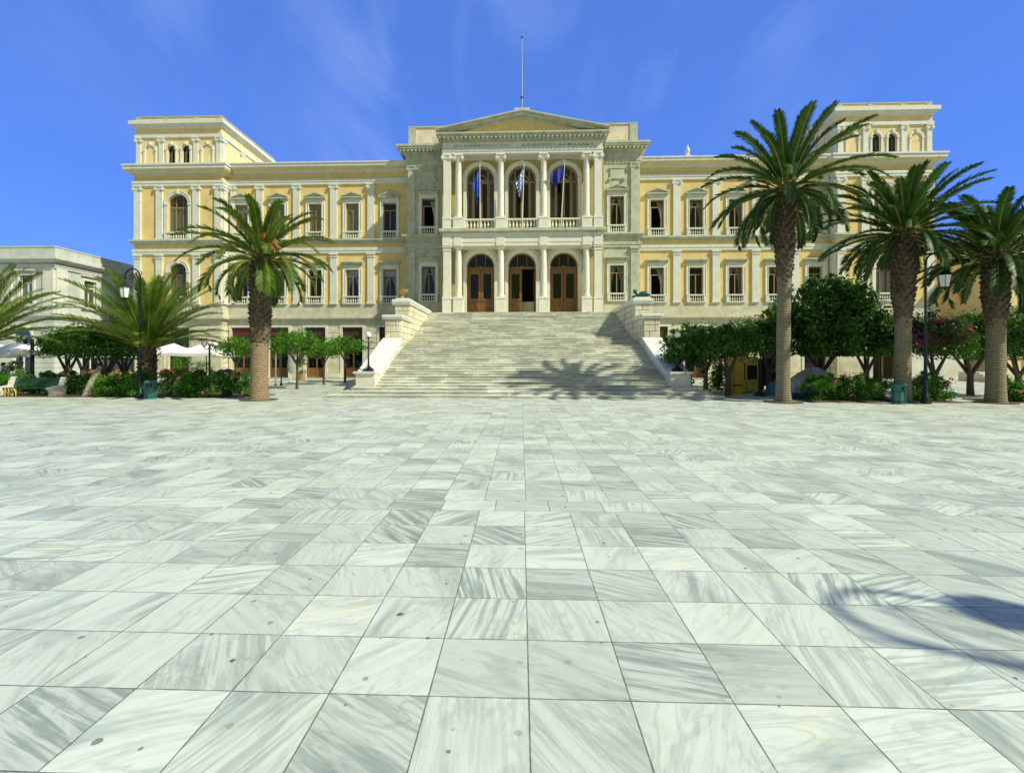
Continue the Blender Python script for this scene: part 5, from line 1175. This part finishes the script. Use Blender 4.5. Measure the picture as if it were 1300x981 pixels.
for a in (-.5,.5):
    m=MB(); m.prism([(a+.2*math.cos(2*PI*i/14),.2+.2*math.sin(2*PI*i/14)) for i in range(14)],'y',-.56,-.5); obj('wheel',m,M['iron_black'],o)
def lump(name,label,cat,u,Y,rx,ry,h,mat,seed,z0=0):
    o=thing(name,label,cat,pg(u,Y)); r=random.Random(seed); m=MB(); n=28;k=9; vs=[];fs=[]
    for j in range(k+1):
        t=j/k; 
        for i in range(n):
            a=2*PI*i/n; rr=math.cos(t*PI/2)**.55*(1+.10*math.sin(3*a+seed)+.07*math.sin(7*a+4*t+seed)+.05*math.sin(13*a)) if j<k else .01
            vs.append((rx*rr*math.cos(a)*(1-.12*t),ry*rr*math.sin(a),z0+(h-z0)*(t**.8)*(1+.09*math.sin(2*a+seed)*(1-t)+.13*math.sin(a+1)*t)))
    for j in range(k):
        for i in range(n): b=j*n+i; fs.append((b,j*n+(i+1)%n,(j+1)*n+(i+1)%n,b+n))
    m.add(vs,fs); obj('cover',m,mat,o,True); return o
lump('covered_ride','bulky thing wrapped in grey tarpaulin behind the right oleander hedge','tarpaulin',1030,23.6,1.15,.8,1.42,M['tarp'],2,.25)
lump('covered_ride','smaller grey wrapped bundle leaning against the bigger one, next to the palm','tarpaulin',1012,23.0,.55,.5,1.12,M['tarp'],5,.2)
o=thing('blue_platform','low blue platform under the grey tarpaulin bundles','platform',pg(1021,22.9)); m=MB(); m.bbox(-1.1,1.1,-.5,.6,.05,.3,.02); obj('deck',m,M['tarp_blue'],o)
lump('blue_cover','small teal blue cloth heap left of the tallest palm trunk','tarpaulin',983,25.2,.4,.35,.75,plain('teal_cloth',(.03,.22,.30),.7),7,0)

# ---------------------------------------------------------------- neighbouring buildings
def block(name,label,loc,rz,W,D,mats,H_=11.5,fw=(),sw=(),nw=()):
    """openings on front, right side and left side: (x,z0,w,h,arched)"""
    o=thing(name,label,'building',loc,rz); body=MB()
    for ops,Mx,L_ in ((fw,None,W),(sw,FX(W,0),D),(nw,FNX(0,D),D)):
        body.M=Mx; body.wall(0,L_,0,H_,0,[(x-w/2,x+w/2,z0,z0+h,ar) for (x,z0,w,h,ar) in ops],.3)
        for (x,z0,w,h,ar) in ops:
            fr,gl,tr,bl=MB(),MB(),MB(),MB()
            for mb in (fr,gl,tr,bl): mb.M=Mx
            a,b=x-w/2,x+w/2
            if ar:
                gl.prism([(b,z0),(a,z0)]+[(x-w/2*.98*math.cos(PI*i/12),z0+h+w/2*.98*math.sin(PI*i/12)) for i in range(13)],'y',.15,.16); tr.ring(x,z0+h,w/2,w/2+.2,-.08,.02)
                fr.box(a,b,.1,.2,z0+h-.05,z0+h+.05); fr.box(x-.04,x+.04,.1,.2,z0,z0+h); fr.box(a,a+.07,.11,.2,z0,z0+h); fr.box(b-.07,b,.11,.2,z0,z0+h)
            else:
                for bb in ((a-.2,a,-.1,.05,z0-.1,z0+h+.2),(b,b+.2,-.1,.05,z0-.1,z0+h+.2),(a,b,-.1,.05,z0+h,z0+h+.2),(a-.3,b+.3,-.2,.05,z0-.22,z0-.1),(a-.32,b+.32,-.26,.05,z0+h+.4,z0+h+.52)): tr.box(*bb)
                for bb in ((a,a+.07,.12,.2,z0,z0+h),(b-.07,b,.12,.2,z0,z0+h),(x-.04,x+.04,.11,.2,z0,z0+h*.72),(a+.07,b-.07,.11,.2,z0+h*.72,z0+h*.76)): fr.box(*bb)
                gl.box(a+.03,b-.03,.15,.16,z0,z0+h); bl.box(a+.04,b-.04,.22,.24,z0,z0+h*.95)
            wo=obj('window',fr,mats[2],o); obj('pane',gl,M['glass'],wo); obj('surround',tr,mats[1],wo)
            if bl.v: obj('blind',bl,mats[3],wo)
    body.M=None; body.box(.02,W-.02,D-.3,D,0,H_); obj('wall',body,mats[0],o)
    dk=MB(); dk.box(.5,W-.5,1.5,D-1,.1,H_-.2); obj('interior',dk,M['dark'],o)
    return o
AX=pt(70,41)[0]
mh=block('marble_house','grey and white marble neoclassical mansion at the left edge',(AX-26,41,.3),0,26,24,(M['house_marble'],M['marble_grey'],M['pole_white'],M['canvas']),H_=10.2,
  fw=[(x,6.6,1.2,2.5,False) for x in (23.4,19.8,16.2,12.6,9)]+[(x,.3,1.7,3.4,True) for x in (23.0,19.4,15.8,12.2,8.6)],
  sw=[(y,6.6,1.3,2.5,False) for y in (3.4,7.4,11.4)]+[(y,.3,1.9,3.3,True) for y in (3.6,7.8,12)])
m=MB()
for z0,z1,p in ((9.72,9.92,.13),(9.92,10.05,.18),(10.2,10.32,.2),(10.32,10.45,.42),(10.45,10.62,.6),(5.35,5.5,.14),(5.5,5.68,.22)): m.box(-p,26+p,-p,24,z0,z1)
m.box(-.15,26.15,-.15,24,10.62,11.55); m.box(-.2,26.2,-.2,24,11.55,11.65); obj('cornice',m,M['house_marble'],mh)
for x in (25.45,21.6,18,14.4,10.8): m=MB(); m.box(x-.5,x+.5,-.12,.01,5.68,9.72); obj('pilaster',m,M['marble_grey'],mh)
for y in (.55,5.4,9.4): m=MB(); m.M=FX(26,0); m.box(y-.5,y+.5,-.12,.01,5.68,9.72); obj('pilaster',m,M['marble_grey'],mh)
m=MB(); rnd=random.Random(4)
m.M=FX(26,0); z=0
while z<5.0:
    m.bbox(.02,2.55,-.04,.01,z,z+.42,.02); m.bbox(4.65,6.7,-.04,.01,z,z+.42,.02); z+=.45
m.M=None; z=0
while z<5.0: m.bbox(24.0,25.98,-.04,.01,z,z+.42,.02); m.bbox(20.4,22.0,-.04,.01,z,z+.42,.02); z+=.45
obj('stone_blocks',m,M['house_marble'],mh)
# orange house, right, set at an angle
A=Vector(pt(1197,50)[:2]); B=Vector(pt(1262,41.5)[:2]); d=(B-A); ang=math.atan2(d.y,d.x); Wd=d.length
oh=block('orange_house','orange plastered house with white window frames behind the right palms',(A.x,A.y,.3),ang,Wd,16,(M['plaster_orange'],M['trim'],M['pole_white'],M['bench_green']),H_=13.0,
  fw=[(x,7.0,1.15,2.9,False) for x in (Wd*.12,Wd*.36,Wd*.60,Wd*.84)])
m=MB(); m.box(-.05,Wd+.05,-.08,16,6.2,6.4); m.box(-.3,Wd+.3,-.35,16,12.7,13.0); obj('cornice',m,M['trim'],oh)
m=MB(); m.box(-.04,Wd+.04,-.07,.02,0,4.1); obj('marble_base',m,M['stone'],oh)
m=MB(); m.prism([(-.5,13.0),(16,13.0),(8,15.4)],'x',-.4,Wd+.4); obj('roof',m,M['roof_tile'],oh)
E2=Vector(pt(1268,41.0)[:2])
yh=block('balcony_house','pale yellow house with white balcony windows at the right edge',(E2.x+.1,40.4,.3),0,14,14,(M['plaster_pale'],M['trim'],M['pole_white'],M['canvas']),H_=11.8,
  fw=[(2.2,6.2,1.5,2.9,False),(5.4,6.2,1.5,2.9,False),(8.6,6.2,1.5,2.9,False),(2.2,.3,1.5,2.7,False)])
m=MB(); m.box(-.3,14.3,-.35,14,11.5,11.8); m.box(0,9.6,-.9,.0,5.55,5.75); obj('cornice',m,M['trim'],yh)
m=MB(); balusters(m,.1,9.5,-.78,5.75,6.65,36,.05,.2); obj('balcony_balustrade',m,M['trim'],yh)
# stone garden wall and steps behind the right trees
o=thing('stone_wall','long low pale marble wall behind the right tree trunks','wall',(pt(1150,40)[0],40,.3)); m=MB(); m.box(0,4.5,0,.4,0,2.5); obj('body',m,M['marble_grey'],o); m=MB(); m.box(-.06,4.56,-.06,.46,2.5,2.62); obj('coping',m,M['trim'],o)
o=thing('stone_steps','short flight of pale steps seen right of the last palm trunk','steps',(pt(1290,36)[0],36,gz(36))); m=MB()
for i in range(5): m.box(-1.4,1.6,i*.32,3,i*.15,(i+1)*.15)
obj('treads',m,M['stone'],o)
# distant hill behind
